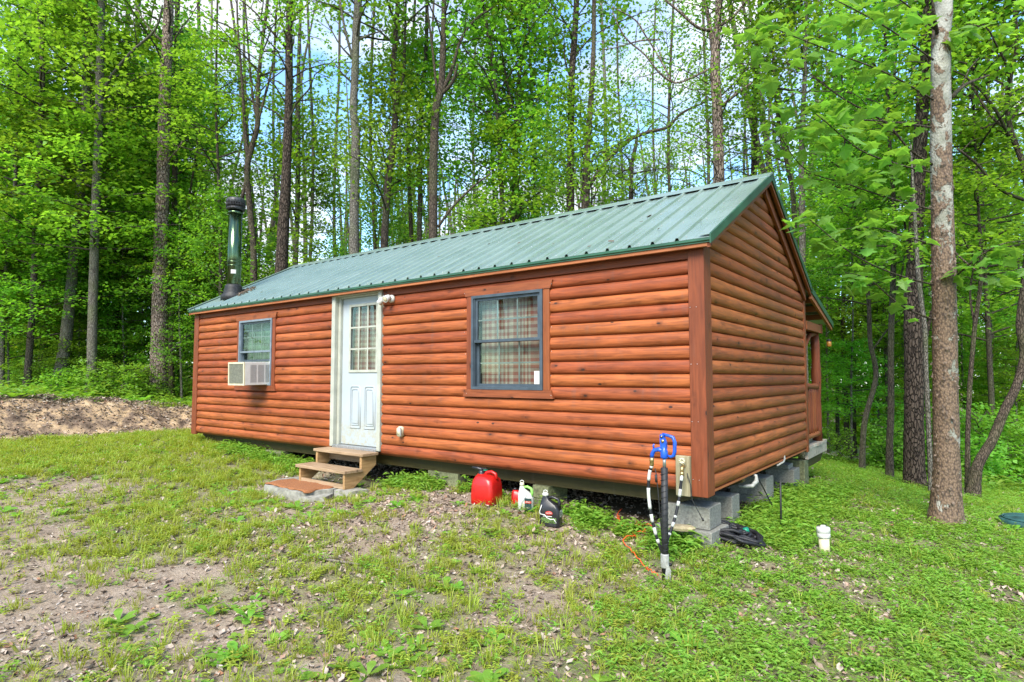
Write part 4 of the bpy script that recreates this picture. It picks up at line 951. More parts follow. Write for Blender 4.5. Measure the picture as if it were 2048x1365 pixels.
def ground_tube(pts, r, name, mat, label, cat, lift=.006, n=6, sub=6, jz=0.0):
    P_ = [Vector((a, b, 0)) for a, b in pts]; out = []
    for i in range(len(P_)-1):
        p0, p1, p2, p3 = P_[max(i-1, 0)], P_[i], P_[i+1], P_[min(i+2, len(P_)-1)]
        for k in range(sub):
            t = k/sub; q = .5*((2*p1)+(p2-p0)*t+(2*p0-5*p1+4*p2-p3)*t*t+(3*p1-p0-3*p2+p3)*t**3); out.append(q)
    out.append(P_[-1]); out = [Vector((q.x, q.y, gz(q.x, q.y)+lift+r+random.uniform(0, jz))) for q in out]
    m = MB(); m.tube(out, r, n); return tag(m.build(name, mat), label, cat)
random.seed(11)
def hose_pile():
    pts = []; cx, cy = .10, .40
    for i in range(170):
        a = i*.46; rr = .14+.060*math.sin(i*.21)+random.uniform(-.03, .03); x = cx+rr*1.35*math.cos(a)+.02*math.sin(i*.9); y = cy+rr*1.0*math.sin(a)
        pts.append(Vector((x, y, gz(x, y)+.045+.06*(.5+.5*math.sin(i*.37))*math.exp(-((rr-.13)/.08)**2)+random.uniform(0, .03))))
    out = []
    for i in range(len(pts)-1):
        p0, p1, p2, p3 = pts[max(i-1, 0)], pts[i], pts[i+1], pts[min(i+2, len(pts)-1)]
        for k in range(4):
            t = k/4; out.append(.5*((2*p1)+(p2-p0)*t+(2*p0-5*p1+4*p2-p3)*t*t+(3*p1-p0-3*p2+p3)*t**3))
    m = MB(); m.tube(out, .0155, 8, jit=lambda i, k: 1+.10*math.sin(i*1.9)); h = m.build('hose', M['fabric_black']); tag(h, 'heap of black fabric garden hose on the grass beside the corner blocks', 'hose')
    m = MB(); m.tube([(.06, .28, -.40), (.17, .36, -.385), (.20, .385, -.38)], [.016, .018, .02], 12); m.build('nozzle', M['black_plastic'], h)
    m = MB(); m.tube([(.20, .385, -.38), (.235, .41, -.372)], [.025, .027], 14); m.build('nozzle_collar', M['green_plastic'], h)
hose_pile()
ground_tube([(-.1, 1.3), (.06, .9), (.1, .62), (.12, .5)], .009, 'hose', M['black_rubber'], 'thin black tube running from under the cabin to the hose heap', 'hose', .05)
m = MB(); random.seed(5)
ground_tube([(-1.05, .50), (-.95, .2), (-.80, .10), (-.62, .22), (-.50, .05), (-.72, -.02), (-.60, -.12), (-.66, -.25), (-.50, -.40), (-.33, -.55), (-.25, -.60), (-.17, -.62)], .0042, 'extension_cord', M['orange_cord'], 'thin orange cord tangled in the grass left of the hydrant', 'cord', .025, jz=.03)
ground_tube([(-.98, .30), (-.82, .02), (-.68, .12), (-.56, -.02), (-.62, .10), (-.74, .20), (-.46, .12)], .0042, 'extension_cord', M['orange_cord'], 'loose orange loops of cord at the shaded foot of the corner blocks', 'cord', .03, jz=.03)

def pvc():
    x, y = .752, .94; z = gz(x, y); g = empty('cleanout_pipe', (x, y, z), 'short white capped plastic pipe standing upright in the grass', 'pipe')
    Mx = rotm((x, y, z), ex=.03, ey=-.03); m = MB(); m.lathe([(.044, -.06), (.044, .16)], 24, M=Mx); m.build('pipe', M['ivory'], g)
    m = MB(); m.lathe([(.052, .145), (.056, .150), (.056, .185), (.054, .188), (.058, .191), (.058, .225), (.054, .235), (.0, .237)], 24, M=Mx); c = m.build('cap', M['white_plastic'], g)
    m = MB(); m.box(-.020, .020, -.020, .020, .236, .252, M=Mx, bev=.004); m.build('nut', M['white_plastic'], c)
pvc()
def lid():
    p = toground(2034, 1052); z = p.z; g = MB(); z += .03; g.lathe([(.30, -.05), (.31, .0), (.30, .035), (.24, .05), (.10, .06), (0, .06)], 32, M=rotm((p.x+.14, p.y, z+.02))); g.lathe([(.26, .052), (.27, .06), (.28, .052)], 32, M=rotm((p.x+.14, p.y, z+.015)))
    tag(g.build('septic_lid', M['lid_green']), 'round dark green plastic lid lying in grass at the right edge', 'lid')
lid()
def lantern():
    x, y, z = .088, 5.50, 1.60; g = empty('lantern', (x, y, z), 'small amber lantern hanging from the eave of the back porch', 'lantern')
    m = MB(); m.lathe([(.03, -.13), (.036, -.12), (.036, -.05), (.03, -.045)], 12, M=rotm((x, y, z))); m.build('glass', M['amber'], g)
    m = MB(); m.lathe([(.042, -.045), (.03, -.02), (.01, -.005), (0, 0)], 12, M=rotm((x, y, z))); m.tube([(x, y, z), (x, y-.02, 1.79)], .0025, 4); m.build('cap', M['black_plastic'], g)
lantern()
def stick():
    pts = [toground(*p) for p in ((556, 1106), (600, 1112), (640, 1122), (700, 1132), (750, 1138), (800, 1146), (818, 1155))]; pts = [p+Vector((0, 0, .02)) for p in pts]
    m = MB(); m.tube(pts, [.007, .009, .010, .009, .007, .005, .003], 6); a = pts[4]; m.tube([a, a+Vector((.08, .06, .03))], .003, 5); a = pts[5]; m.tube([a, a+Vector((.07, .10, .04))], .003, 5)
    tag(m.build('fallen_branch', M['stick']), 'long thin bare branch lying across the patchy grass in the foreground', 'branch')
    pts = [P(198, 812, 15.2), P(245, 775, 15.4), P(290, 740, 15.8), P(345, 700, 16.4), P(395, 655, 17.2), P(430, 618, 18)]
    m = MB(); m.tube(pts, [.065, .06, .055, .05, .045, .035], 10); tag(m.build('leaning_log', M['stick']), 'dead grey log leaning in the woods behind the clay bank', 'log')
    z = gz(.34, 1.9); m = MB(); m.tube([(.30, 1.30, gz(.3, 1.3)-.02), (.30, 1.31, -.06)], .010, 6); tag(m.build('metal_rod', M['black_rubber']), 'thin dark rod standing upright in weeds near the middle pier', 'rod')
    m = MB(); m.tube([(-.9, 6.6, gz(-.9, 6.6)-.1), (-.9, 6.6, gz(-.9, 6.6)+.75)], .05, 8); tag(m.build('porch_stair_post', M['fascia']), 'short reddish wooden post standing on the slope behind the porch', 'post')
stick()

# ---------------------------------------------------------------- window air conditioner
def ac():
    x0, x1, y0, y1, z0, z1 = -7.285, -6.815, -.445, .05, .868, 1.222
    g = empty('air_conditioner', ((x0+x1)/2, -.2, z0), 'white window air conditioner sticking out of the small left window', 'air conditioner')
    T = rotm(((x0+x1)/2, .0, z0), ex=R_(1.2)) @ Matrix.Translation((-(x0+x1)/2, 0, -z0))
    m = MB(); t = .004
    m.box(x0+.0, x1, -.425, y1, z0, z1, M=T, bev=.006); body = m.build('case', M['white_plastic'], g)
    m = MB(); f = .026                                     # back frame around the coil
    m.box(x0, x0+f, y0, -.4255, z0, z1, M=T); m.box(x1-f, x1, y0, -.4255, z0, z1, M=T); m.box(x0+f, x1-f, y0, -.4255, z0, z0+f, M=T); m.box(x0+f, x1-f, y0, -.4255, z1-f, z1, M=T); m.build('back_frame', M['ivory'], body)
    m = MB(); m.box(x0+f, x1-f, -.434, -.4258, z0+f, z1-f, M=T); m.build('coil', simple('coil', (.16, .16, .12), .7, var=.3, scale=60), body)
    m = MB()
    for q in range(20): zz = z0+f+.008+q*(z1-z0-2*f-.012)/19; m.box(x0+f, x1-f, -.441, -.4345, zz, zz+.0045, M=T)
    fin = m.build('fins', simple('coil_fin', (.36, .36, .29), .6, var=.2), body); fin['kind'] = 'stuff'
    m = MB(); sl = simple('vent_slot', (.22, .22, .21), .8)
    for c in range(3):
        ya = -.345+c*.122
        for q in range(22): zz = z0+.045+q*.0122; m.box(x1+.0005, x1+.002, ya, ya+.10, zz, zz+.005, M=T)
    v = m.build('vent_slots', sl, body); v['kind'] = 'stuff'
    m = MB(); m.box(x1+.0, x1+.10, -.045, .0, 1.19, 1.235); m.build('side_panel', M['white_plastic'], body)
    B('side_panel', M['white_plastic'], body, -6.812, -6.775, -.038, .0, .89, 1.225); B('side_panel', M['white_plastic'], body, -7.675, -7.29, -.038, .0, .89, 1.225)
ac()
# ---------------------------------------------------------------- screws etc. done; vegetation follows
rs = np.random.RandomState(7)
def unit(v): return v/np.maximum(np.linalg.norm(v, axis=-1, keepdims=True), 1e-9)
LOBED = None
def leaf_quads(c, L, up_jit, rng, droop=.25, wid=.42):
    """pointed, slightly folded leaves: 2 quads each sharing the midrib"""
    n = len(c); az = rng.uniform(0, 2*np.pi, n); d = np.c_[np.cos(az), np.sin(az), rng.normal(-droop, .3, n)]; d = unit(d)
    nn = unit(np.c_[rng.normal(0, up_jit, n), rng.normal(0, up_jit, n), np.ones(n)]); s = unit(np.cross(nn, d)); nn = np.cross(d, s); L = L[:, None]
    v = np.stack([c, c+d*.42*L+s*wid*L+nn*.10*L, c+d*L-nn*.12*L, c+d*.42*L-s*wid*L+nn*.10*L], 1).reshape(-1, 3)
    q = (np.arange(n)*4)[:, None]+np.array([0, 1, 2, 3]); return v, q
def crown_mesh(seed, r=2.2, h=4.5, limbs=26, per=16, leaves=26, size=.10, disc=.42, flat=.06, upj=.35, rise=.25, mat='leaf', taper=.7, prof=None):
    rng = np.random.RandomState(seed); tw = MB(); C = []; K = []
    for i in range(limbs):
        z0 = h*((i+rng.uniform(0, 1))/limbs); az = i*2.4+rng.uniform(-.5, .5); f = (1-taper*(z0/h)**1.5) if prof is None else prof(z0/h); Ln = r*f*rng.uniform(.65, 1.15)
        pts = []; a = az; p = np.array([0., 0., z0-.25*Ln])
        for k in range(6):
            pts.append(tuple(p)); a += rng.normal(0, .22); p = p+np.array([np.cos(a), np.sin(a), rise*(1.4-k*.3)+rng.normal(0, .07)])*Ln/5
        tw.tube(pts, [.022*Ln/2*(1-k/6.5)+.003 for k in range(6)], 4, cap=False)
        pa = np.array(pts)
        for k in range(per):
            t = rng.uniform(.25, 1)**.8*4.999; j = int(t); b = pa[j]*(1-(t-j))+pa[j+1]*(t-j); off = rng.normal(0, 1, 3)*np.array([disc, disc, flat*2.0])*(.5+.5*f)
            e = b+off; C.append(e); K.append(rng.uniform(.6, 1.2))
            if k % 3 == 0: tw.tube([tuple(b), tuple((b+e)/2+np.array([0, 0, .02])), tuple(e)], [.006, .004, .003], 3, cap=False)
    C = np.array(C); nC = len(C); cnt = rng.poisson(leaves, nC); idx = np.repeat(np.arange(nC), cnt); n = len(idx)
    rad = disc*.75; a = rng.uniform(0, 2*np.pi, n); rr = rad*np.sqrt(rng.uniform(0, 1, n)); tilt = rng.normal(0, .25, (nC, 2))[idx]
    c = C[idx]+np.c_[rr*np.cos(a), rr*np.sin(a), rng.normal(0, flat, n)]; c[:, 2] += tilt[:, 0]*(rr*np.cos(a))+tilt[:, 1]*(rr*np.sin(a))-.25*rr*rr/max(rad, .1)
    v, q = leaf_quads(c, size*rng.uniform(.6, 1.25, n), upj, rng)
    tone = np.clip(rng.normal(0, 1, nC)[idx]*.18+rng.uniform(0, 1, n)*.6+.2, 0, 1)
    me = np_mesh('crown', v, q, M[mat], np.repeat(tone, 4)); tm = tw.mesh('limbs', fix=False); tm.materials.append(M['bark_dark']); return me, tm
V = {}
V['layer1'] = crown_mesh(1, 2.3, 4.2, 26, 15, 12, .115, .40, .05)
V['layer2'] = crown_mesh(2, 1.9, 5.0, 28, 14, 12, .110, .36, .05, rise=.15)
V['layer3'] = crown_mesh(3, 2.6, 3.4, 22, 17, 14, .125, .42, .05, rise=.1)
V['bushy1'] = crown_mesh(4, 1.8, 4.5, 28, 14, 12, .105, .34, .17, upj=.9, rise=.5, mat='leaf_dark')
V['bushy2'] = crown_mesh(5, 2.3, 4.0, 26, 15, 12, .115, .38, .18, upj=.9, rise=.45, mat='leaf')
V['loose1'] = crown_mesh(6, 2.1, 5.5, 24, 9, 8, .10, .42, .16, upj=.9, rise=.6, mat='leaf_dark')
V['loose2'] = crown_mesh(7, 2.5, 5.0, 24, 9, 8, .11, .45, .12, upj=.7, rise=.5, mat='leaf')
V['far'] = crown_mesh(8, 2.8, 6.5, 34, 12, 9, .20, .55, .25, upj=.9, rise=.4, mat='leaf_far')
V['shrub'] = crown_mesh(9, .75, 1.3, 18, 9, 8, .085, .20, .06, rise=.5, mat='shrub', taper=.3)
V['shrub2'] = crown_mesh(10, 1.0, 1.0, 18, 10, 14, .10, .24, .05, rise=.35, mat='shrub', taper=.2)
def pine_mesh():
    rng = np.random.RandomState(12); tw = MB(); C = []
    for i in range(20):
        z0 = 4.0*i/20; a = i*2.4; Ln = 2.2*(1-.5*z0/4); p = np.array([0, 0, z0]); pts = []
        for k in range(6): pts.append(tuple(p)); a += rng.normal(0, .15); p = p+np.array([np.cos(a), np.sin(a), .12])*Ln/5
        tw.tube(pts, [.03*(1-k/6.5)+.004 for k in range(6)], 4, cap=False); pa = np.array(pts)
        for k in range(16): t = rng.uniform(.4, 1)*4.999; j = int(t); C.append(pa[j]*(1-(t-j))+pa[j+1]*(t-j)+rng.normal(0, 1, 3)*np.array([.22, .22, .08]))
    C = np.array(C); idx = np.repeat(np.arange(len(C)), 34); n = len(idx); d = unit(rng.normal(0, 1, (n, 3))+np.array([0, 0, .4])); s = unit(np.cross(d, rng.normal(0, 1, (n, 3)))); L = rng.uniform(.09, .16, n)[:, None]
    c = C[idx]; v = np.stack([c-s*.003, c+s*.003, c+d*L+s*.002, c+d*L-s*.002], 1).reshape(-1, 3); q = (np.arange(n)*4)[:, None]+np.arange(4)
    me = np_mesh('crown', v, q, M['needle'], np.repeat(rng.uniform(0, 1, n), 4)); tm = tw.mesh('limbs', fix=False); tm.materials.append(M['bark_dark']); return me, tm
V['pine'] = pine_mesh()

def add_crown(root, var, loc, s, rz):
    me, tm = V[var]
    for nm, dd in (('crown', me), ('limbs', tm)):
        o = bpy.data.objects.new(nm, dd); COL.objects.link(o); o.parent = root; o.location = Vector(loc)-root.location; o.scale = (s, s, s); o.rotation_euler.z = rz
        if nm == 'crown': o['kind'] = 'stuff'
def smooth(pts, sub=4):
    out = []
    for i in range(len(pts)-1):
        p0, p1, p2, p3 = pts[max(i-1, 0)], pts[i], pts[i+1], pts[min(i+2, len(pts)-1)]
        for k in range(sub):
            t = k/sub; q = [.5*((2*b)+(c-a)*t+(2*a-5*b+4*c-d)*t*t+(3*b-a-3*c+d)*t**3) for a, b, c, d in zip(p0, p1, p2, p3)]; out.append(q)
    out.append(list(pts[-1])); return out
def tree(name, label, pts, depth, bark, crowns=(), group=None, top=16., branches=(), rough=.05, nseg=12, flare=1.5, base_on_ground=True, subs=5):
    """pts: (photo x, photo y, photo width) from the ground up, all at the given distance"""
    W3 = []
    for px, py, w in pts: q = P(px, py, depth); W3.append([q.x, q.y, q.z, w/2*depth/F_PX*math.cos(math.atan((px-1024)/F_PX))])
    a, b = W3[0], W3[1]; g0 = gz(a[0], a[1])
    if a[2] > g0+.02:                                      # carry the trunk down to the soil
        dz = a[2]-g0+.05; k = dz/max(b[2]-a[2], .3); k = min(k, 1.2)
        nb = [a[0]-(b[0]-a[0])*k*.6, a[1]-(b[1]-a[1])*k*.6, gz(a[0], a[1])-.08, a[3]*1.12]; W3.insert(0, nb)
    else: W3[0][2] = min(a[2], g0)-.06
    a, b = W3[-2], W3[-1]
    if b[2] < top:
        k = (top-b[2])/max(b[2]-a[2], .5); k = min(k, 3); n = 3
        for i in range(1, n+1): W3.append([b[0]+(b[0]-a[0])*k*i/n*.4, b[1]+(b[1]-a[1])*k*i/n*.4, b[2]+(top-b[2])*i/n, b[3]*(1-.62*i/n)])
    S = smooth(W3, subs); base = S[0]; root = empty(name, (base[0], base[1], gz(base[0], base[1])), label, 'tree', group)
    sd = int(abs(pts[0][0]*7+depth*31)) ; rng = random.Random(sd)
    z0 = base[2]; m = MB(); jits = [[1+rng.uniform(-rough, rough) for _ in range(nseg)] for _ in S]
    lob = [1+.35*max(0, math.sin(k*2*math.pi/nseg*3+sd)) for k in range(nseg)]
    rad = [max(.01, q[3]) for q in S]
    def jit(i, k):
        hgt = S[i][2]-z0; f = math.exp(-hgt/.28); return jits[i][k]*(1+f*(flare-1)*lob[k])
    m.tube([Vector(q[:3]) for q in S], rad, nseg, jit=jit); m.build('trunk', M[bark], root)
    for br in branches:                                    # (photo x, photo y, photo width, distance offset)
        Bp = [[*P(x_, y_, depth+dd), w/2*depth/F_PX] for x_, y_, w, dd in br]; Bs = smooth(Bp, 4); m = MB(); m.tube([Vector(q[:3]) for q in Bs], [max(.004, q[3]) for q in Bs], 7)
        # side twigs
        for q in Bs[3::3]:
            e = Vector((rng.uniform(-1, 1), rng.uniform(-1, 1), rng.uniform(-.1, 1))).normalized()*rng.uniform(.3, .9); c_ = Vector(q[:3]); m.tube([c_, c_+e*.5+Vector((0, 0, .05)), c_+e], [q[3]*.35+.003, q[3]*.2+.003, .003], 4)
        m.build('limb', M['bark_brown' if bark == 'bark_syc' else bark], root)
    def at(z):
        for i in range(len(S)-1):
            if S[i][2] <= z <= S[i+1][2]: t = (z-S[i][2])/max(S[i+1][2]-S[i][2], 1e-6); return Vector([S[i][c]*(1-t)+S[i+1][c]*t for c in range(3)])
        return Vector(S[-1][:3])
    for var, z, s in crowns:
        p = at(z); add_crown(root, var, p, s*rng.uniform(.92, 1.08), rng.uniform(0, 6.28))
    return root
TREES_BEGIN = 1
# ---- left side
tree('hardwood_tree', 'slender dark tree at the far left, second trunk in from the photo edge', [(52, 795, 17), (66, 600, 15), (72, 440, 14), (80, 300, 14), (85, 120, 12), (80, 20, 11)], 15.6, 'bark_dark', [('layer1', 2.2, .8), ('layer3', 5, 1.0), ('layer1', 8.2, 1.0)])
tree('hardwood_tree', 'thick brown trunk leaning right behind the clay bank, pale peeling bark higher up', [(112, 795, 28), (130, 690, 27), (140, 600, 24), (149, 500, 23), (158, 420, 21), (170, 260, 20), (178, 30, 18)], 16.0, 'bark_grey', [('layer2', 6, 1.1)])
tree('hardwood_tree', 'straight pale mottled trunk rising from the hump of the clay bank', [(183, 795, 23), (186, 600, 20), (191, 420, 19), (196, 300, 18), (200, 140, 17), (203, 10, 15)], 15.2, 'bark_grey', [('layer3', 4.6, .9), ('layer1', 7.6, 1.0)],
     branches=[[(203, 190, 8, 0), (225, 150, 6, -.3), (262, 105, 5, -.6), (310, 60, 4, -.8), (325, 10, 3, -1)], [(195, 150, 7, 0), (180, 120, 5, .2), (165, 85, 3, .4)]])
tree('pine_tree', 'tall pine with light plated bark, nearest big trunk left of the cabin', [(318, 815, 42), (318, 740, 37), (320, 600, 33), (323, 450, 29), (326, 350, 26), (330, 180, 24), (336, 60, 22), (338, 0, 20)], 15.8, 'bark_pine', [('loose1', 9.2, 1.1)], nseg=20, rough=.07, subs=10,
     branches=[[(326, 330, 4, 0), (355, 300, 3, -.2), (372, 268, 2, -.3)], [(336, 90, 4, 0), (300, 60, 3, -.2), (275, 20, 2, -.3)]])
tree('hardwood_tree', 'dark shaded trunk just right of the pale mottled trunk on the bank', [(232, 780, 20), (236, 620, 19), (243, 480, 18), (244, 330, 14), (250, 200, 12), (256, 20, 10)], 19.0, 'bark_dark', [('layer1', 4, 1.1), ('bushy2', 7, 1.1)])
tree('hardwood_tree', 'mid-grey trunk close left of the plated pine, further back in the woods', [(258, 770, 15), (262, 600, 14), (264, 420, 13), (272, 250, 11), (275, 30, 10)], 20.0, 'bark_grey', [('layer2', 4.5, 1.2), ('layer3', 8, 1.1)])
tree('hardwood_tree', 'thin dark trunk tight behind the right side of the plated pine', [(341, 800, 15), (344, 620, 13), (348, 450, 12), (350, 300, 11), (352, 120, 10), (354, 0, 9)], 17.0, 'bark_brown', [('layer1', 3.2, .8), ('bushy1', 7, .9)],
     branches=[[(346, 560, 6, 0), (372, 430, 5, -.2), (386, 350, 4, -.3), (398, 260, 3, -.4)]])
tree('hardwood_tree', 'stout very dark trunk half hidden by leaves behind the far left slender tree', [(82, 780, 24), (90, 690, 22), (104, 560, 18), (112, 430, 15), (118, 200, 12)], 18.5, 'bark_pine_dark', [('layer1', 4.2, 1.2), ('layer2', 7.5, 1.2)])
tree('hardwood_tree', 'thin trunk at the very left edge of the photo', [(4, 790, 12), (6, 640, 11), (14, 520, 10), (30, 380, 9), (34, 200, 8)], 16.5, 'bark_grey', [('layer3', 3, .9), ('layer1', 6, 1.1), ('layer2', 9, 1.0)])
# ---- behind the cabin, left to right
tree('hardwood_tree', 'crooked forked tree right beside the stove flue', [(507, 580, 14), (507, 500, 13), (500, 420, 12), (494, 340, 12), (505, 290, 12), (515, 250, 11), (516, 180, 9), (524, 90, 7), (535, 0, 6)], 15.0, 'bark_brown', [('loose2', 8.5, .8)],
     branches=[[(497, 330, 9, 0), (490, 250, 7, -.1), (484, 160, 5, -.2), (476, 60, 4, -.2), (474, 0, 3, -.2)], [(516, 250, 6, 0), (505, 190, 5, 0), (497, 100, 4, .1), (490, 0, 3, .2)], [(484, 400, 7, 0), (500, 320, 6, 0), (520, 230, 5, 0), (545, 130, 4, .1), (552, 20, 3, .2)]])
tree('hardwood_tree', 'thin straight sapling just left of the stove flue', [(441, 600, 8), (440, 450, 7), (436, 330, 6), (432, 200, 5)], 15.5, 'bark_dark', [('bushy2', 3.0, .7), ('layer1', 6.5, .8)])
tree('pine_tree', 'dark brown trunk between the crooked forked tree and the silver-grey trunk', [(562, 570, 27), (566, 470, 24), (571, 380, 21), (574, 311, 18), (578, 183, 16), (578, 73, 15), (580, 0, 13)], 14.5, 'bark_pine_dark', [('loose2', 7.5, .8)],
     branches=[[(576, 100, 6, 0), (545, 65, 4, -.3), (510, 25, 3, -.4), (480, 0, 2, -.5)], [(577, 40, 5, 0), (620, 5, 3, -.1)]])
tree('hardwood_tree', 'slim pale grey trunk just right of the dark brown trunk above the roof', [(590, 560, 11), (594, 440, 10), (596, 330, 10), (597, 146, 8), (602, 0, 6)], 16.5, 'bark_grey', [('bushy2', 5.5, .8)])
tree('hardwood_tree', 'silver-grey wavy trunk standing prominently behind the roof above the white door', [(708, 560, 22), (708, 458, 20), (710, 348, 19), (712, 275, 18), (707, 220, 16), (710, 146, 15), (712, 70, 16), (716, 0, 16)], 13.2, 'bark_grey', [('bushy2', 8.8, .9)],
     branches=[[(708, 125, 6, 0), (690, 60, 5, -.2), (680, 0, 4, -.3)], [(706, 118, 5, 0), (680, 90, 3, -.2), (652, 40, 2, -.4)], [(716, 80, 5, 0), (745, 68, 3, .1), (775, 60, 2, .2)], [(704, 165, 4, 0), (685, 148, 3, -.2), (668, 125, 2, -.3)]])
tree('hardwood_tree', 'brown trunk bending left in its upper half, right of the silver-grey trunk', [(768, 530, 16), (769, 476, 15), (776, 366, 14), (786, 293, 13), (792, 201, 12), (786, 146, 11), (796, 0, 9)], 14.2, 'bark_brown', [('bushy2', 5.2, .8), ('loose2', 9.3, .9)],
     branches=[[(790, 200, 8, 0), (806, 160, 7, 0), (810, 60, 5, .2), (812, 0, 4, .3)]])
tree('hardwood_tree', 'tall brown tree that forks into a Y above the middle of the roof ridge', [(862, 520, 21), (866, 476, 18), (867, 330, 17), (872, 220, 16), (882, 180, 14), (886, 100, 12), (888, 0, 10)], 13.6, 'bark_brown', [('loose1', 8.6, .9)],
     branches=[[(878, 192, 10, 0), (900, 150, 8, 0), (922, 80, 6, .1), (950, 40, 5, .2), (985, 16, 4, .3)], [(882, 190, 8, 0), (905, 165, 7, -.2), (915, 128, 5, -.3)], [(874, 185, 6, 0), (866, 110, 5, .1), (855, 20, 4, .2)], [(876, 455, 6, 0), (905, 415, 5, -.2), (945, 375, 4, -.4), (981, 348, 3, -.5)]])
tree('hardwood_tree', 'thin upright trunk just left of the Y-forked tree', [(838, 520, 11), (840, 400, 10), (842, 220, 9), (852, 100, 8), (854, 0, 7)], 15.0, 'bark_dark', [('layer2', 5.6, .8)])
tree('hardwood_tree', 'thin trunk second to the left of the Y-forked tree', [(823, 520, 9), (820, 400, 8), (816, 256, 7), (824, 120, 6), (830, 0, 5)], 16.0, 'bark_brown', [('bushy1', 6.5, .9)])
tree('hardwood_tree', 'dark slim trunk leaning left, first right of the Y-forked tree', [(1006, 470, 10), (1003, 380, 9), (999, 293, 9), (988, 146, 8), (974, 55, 7), (965, 0, 6)], 14.8, 'bark_dark', [('layer1', 4.2, .8), ('bushy2', 7.2, 1.0)])
tree('hardwood_tree', 'dark forked trunk above the right middle of the ridge, behind bright green leaves', [(1029, 470, 11), (1030, 350, 10), (1033, 238, 10), (1040, 140, 8), (1052, 40, 6)], 15.4, 'bark_dark', [('bushy2', 4.5, .9), ('bushy1', 8.0, 1.1)],
     branches=[[(1032, 240, 6, 0), (1015, 170, 5, 0), (1000, 80, 4, .1)]])
tree('pine_tree', 'straight brown trunk, left of the close pair above the roof', [(1141, 450, 16), (1141, 350, 15), (1142, 264, 14), (1143, 165, 13), (1150, 60, 12), (1153, 0, 11)], 14.0, 'bark_pine_dark', [('bushy1', 8.8, 1.0)],
     branches=[[(1138, 205, 3, 0), (1122, 190, 2, -.1)], [(1142, 160, 4, 0), (1130, 120, 3, -.1), (1128, 70, 2, -.2)]])
tree('hardwood_tree', 'trunk throwing one long arched limb far to the right, above the roof', [(1171, 440, 18), (1172, 380, 16), (1175, 297, 13), (1182, 200, 11), (1187, 100, 9), (1188, 0, 8)], 13.6, 'bark_brown', [('bushy2', 4.6, .8)],
     branches=[[(1178, 374, 9, 0), (1203, 335, 8, 0), (1231, 304, 8, .1), (1265, 277, 7, .1), (1300, 264, 7, .2), (1335, 255, 6, .2), (1363, 227, 5, .3), (1412, 204, 3, .4)], [(1185, 310, 4, 0), (1225, 295, 3, .1), (1260, 270, 2, .1)]])
tree('pine_tree', 'big pine behind the ridge near the gable end, with bare twisting upper limbs', [(1438, 400, 25), (1438, 369, 23), (1435, 231, 21), (1430, 140, 20), (1434, 60, 16), (1438, 0, 14)], 12.6, 'bark_pine', [('loose2', 4.2, .65), ('loose1', 6.4, .65), ('loose2', 8.6, .6)], nseg=16,
     branches=[[(1430, 140, 10, 0), (1421, 60, 9, .2), (1412, 10, 8, .3), (1405, -40, 6, .3)], [(1422, 62, 7, 0), (1395, 55, 6, -.2), (1360, 25, 5, -.3), (1330, 0, 4, -.4)],
               [(1440, 215, 6, 0), (1470, 190, 5, -.2), (1505, 165, 3, -.4)], [(1425, 135, 5, 0), (1385, 155, 4, -.3), (1350, 166, 4, -.4), (1318, 145, 4, -.5), (1290, 110, 3, -.6), (1250, 75, 3, -.7), (1225, 25, 2, -.8)],
               [(1345, 166, 3, -.4), (1315, 110, 3, -.4), (1290, 70, 3, -.4), (1270, 40, 3, -.4), (1225, 15, 2, -.4)], [(1320, 80, 3, -.5), (1280, 82, 3, -.6), (1235, 95, 2, -.6), (1205, 100, 2, -.6)], [(1438, 55, 6, 0), (1470, 30, 5, -.1), (1495, 0, 4, -.2)]])
tree('pine_tree', 'thin shaggy pine trunk between the big ridge pine and the gable peak', [(1508, 400, 14), (1508, 346, 13), (1510, 198, 12), (1517, 66, 11), (1520, 0, 10)], 14.0, 'bark_pine_dark', [('pine', 4.6, .5), ('loose1', 8.6, .8)])
tree('hardwood_tree', 'grey trunk rising just behind the green gable rake', [(1606, 620, 15), (1605, 527, 14), (1604, 400, 13), (1603, 308, 12), (1610, 132, 9), (1612, 0, 7)], 12.5, 'bark_grey', [('bushy2', 7.2, .8)],
     branches=[[(1604, 290, 5, 0), (1625, 250, 4, -.1), (1645, 200, 3, -.2)]])
tree('hardwood_tree', 'thinner dark trunk left of the grey trunk at the gable rake', [(1592, 520, 11), (1586, 395, 10), (1574, 330, 9), (1557, 242, 8), (1548, 140, 6), (1540, 20, 5)], 13.2, 'bark_dark', [('bushy1', 6.0, .8)])
# ---- right side
syc = tree('sycamore_tree', 'large sycamore at right with flaking brown bark turning white higher up', [(1890, 1050, 66), (1892, 1000, 60), (1893, 940, 56), (1890, 720, 52), (1887, 527, 50), (1884, 400, 46), (1882, 308, 45), (1882, 88, 40), (1887, 0, 38)], 6.55, 'bark_syc', [], nseg=28, rough=.025, subs=12, flare=1.32, top=9.5,
     branches=[[(1903, 195, 9, 0), (1930, 170, 7, .3), (1975, 152, 4, .8)], [(1876, 75, 8, 0), (1868, 30, 6, -.2), (1862, -30, 4, -.3)], [(1866, 330, 6, 0), (1820, 300, 4, -.1), (1770, 245, 4, -.2), (1690, 200, 3, -.3), (1620, 150, 2, -.4)]])
tree('pine_tree', 'stout very dark pine trunk standing directly left of the sycamore', [(1831, 985, 47), (1828, 930, 43), (1828, 800, 41), (1828, 720, 40), (1826, 600, 38), (1830, 520, 34), (1838, 330, 30), (1847, 176, 28), (1856, 0, 25)], 9.8, 'bark_pine_dark', [('loose1', 8.4, .6)], nseg=18, rough=.06, subs=10, flare=1.25,
     branches=[[(1828, 600, 8, 0), (1815, 500, 5, .2), (1808, 430, 4, .4)], [(1845, 700, 8, .2), (1860, 640, 7, .4), (1885, 560, 6, .8)]])
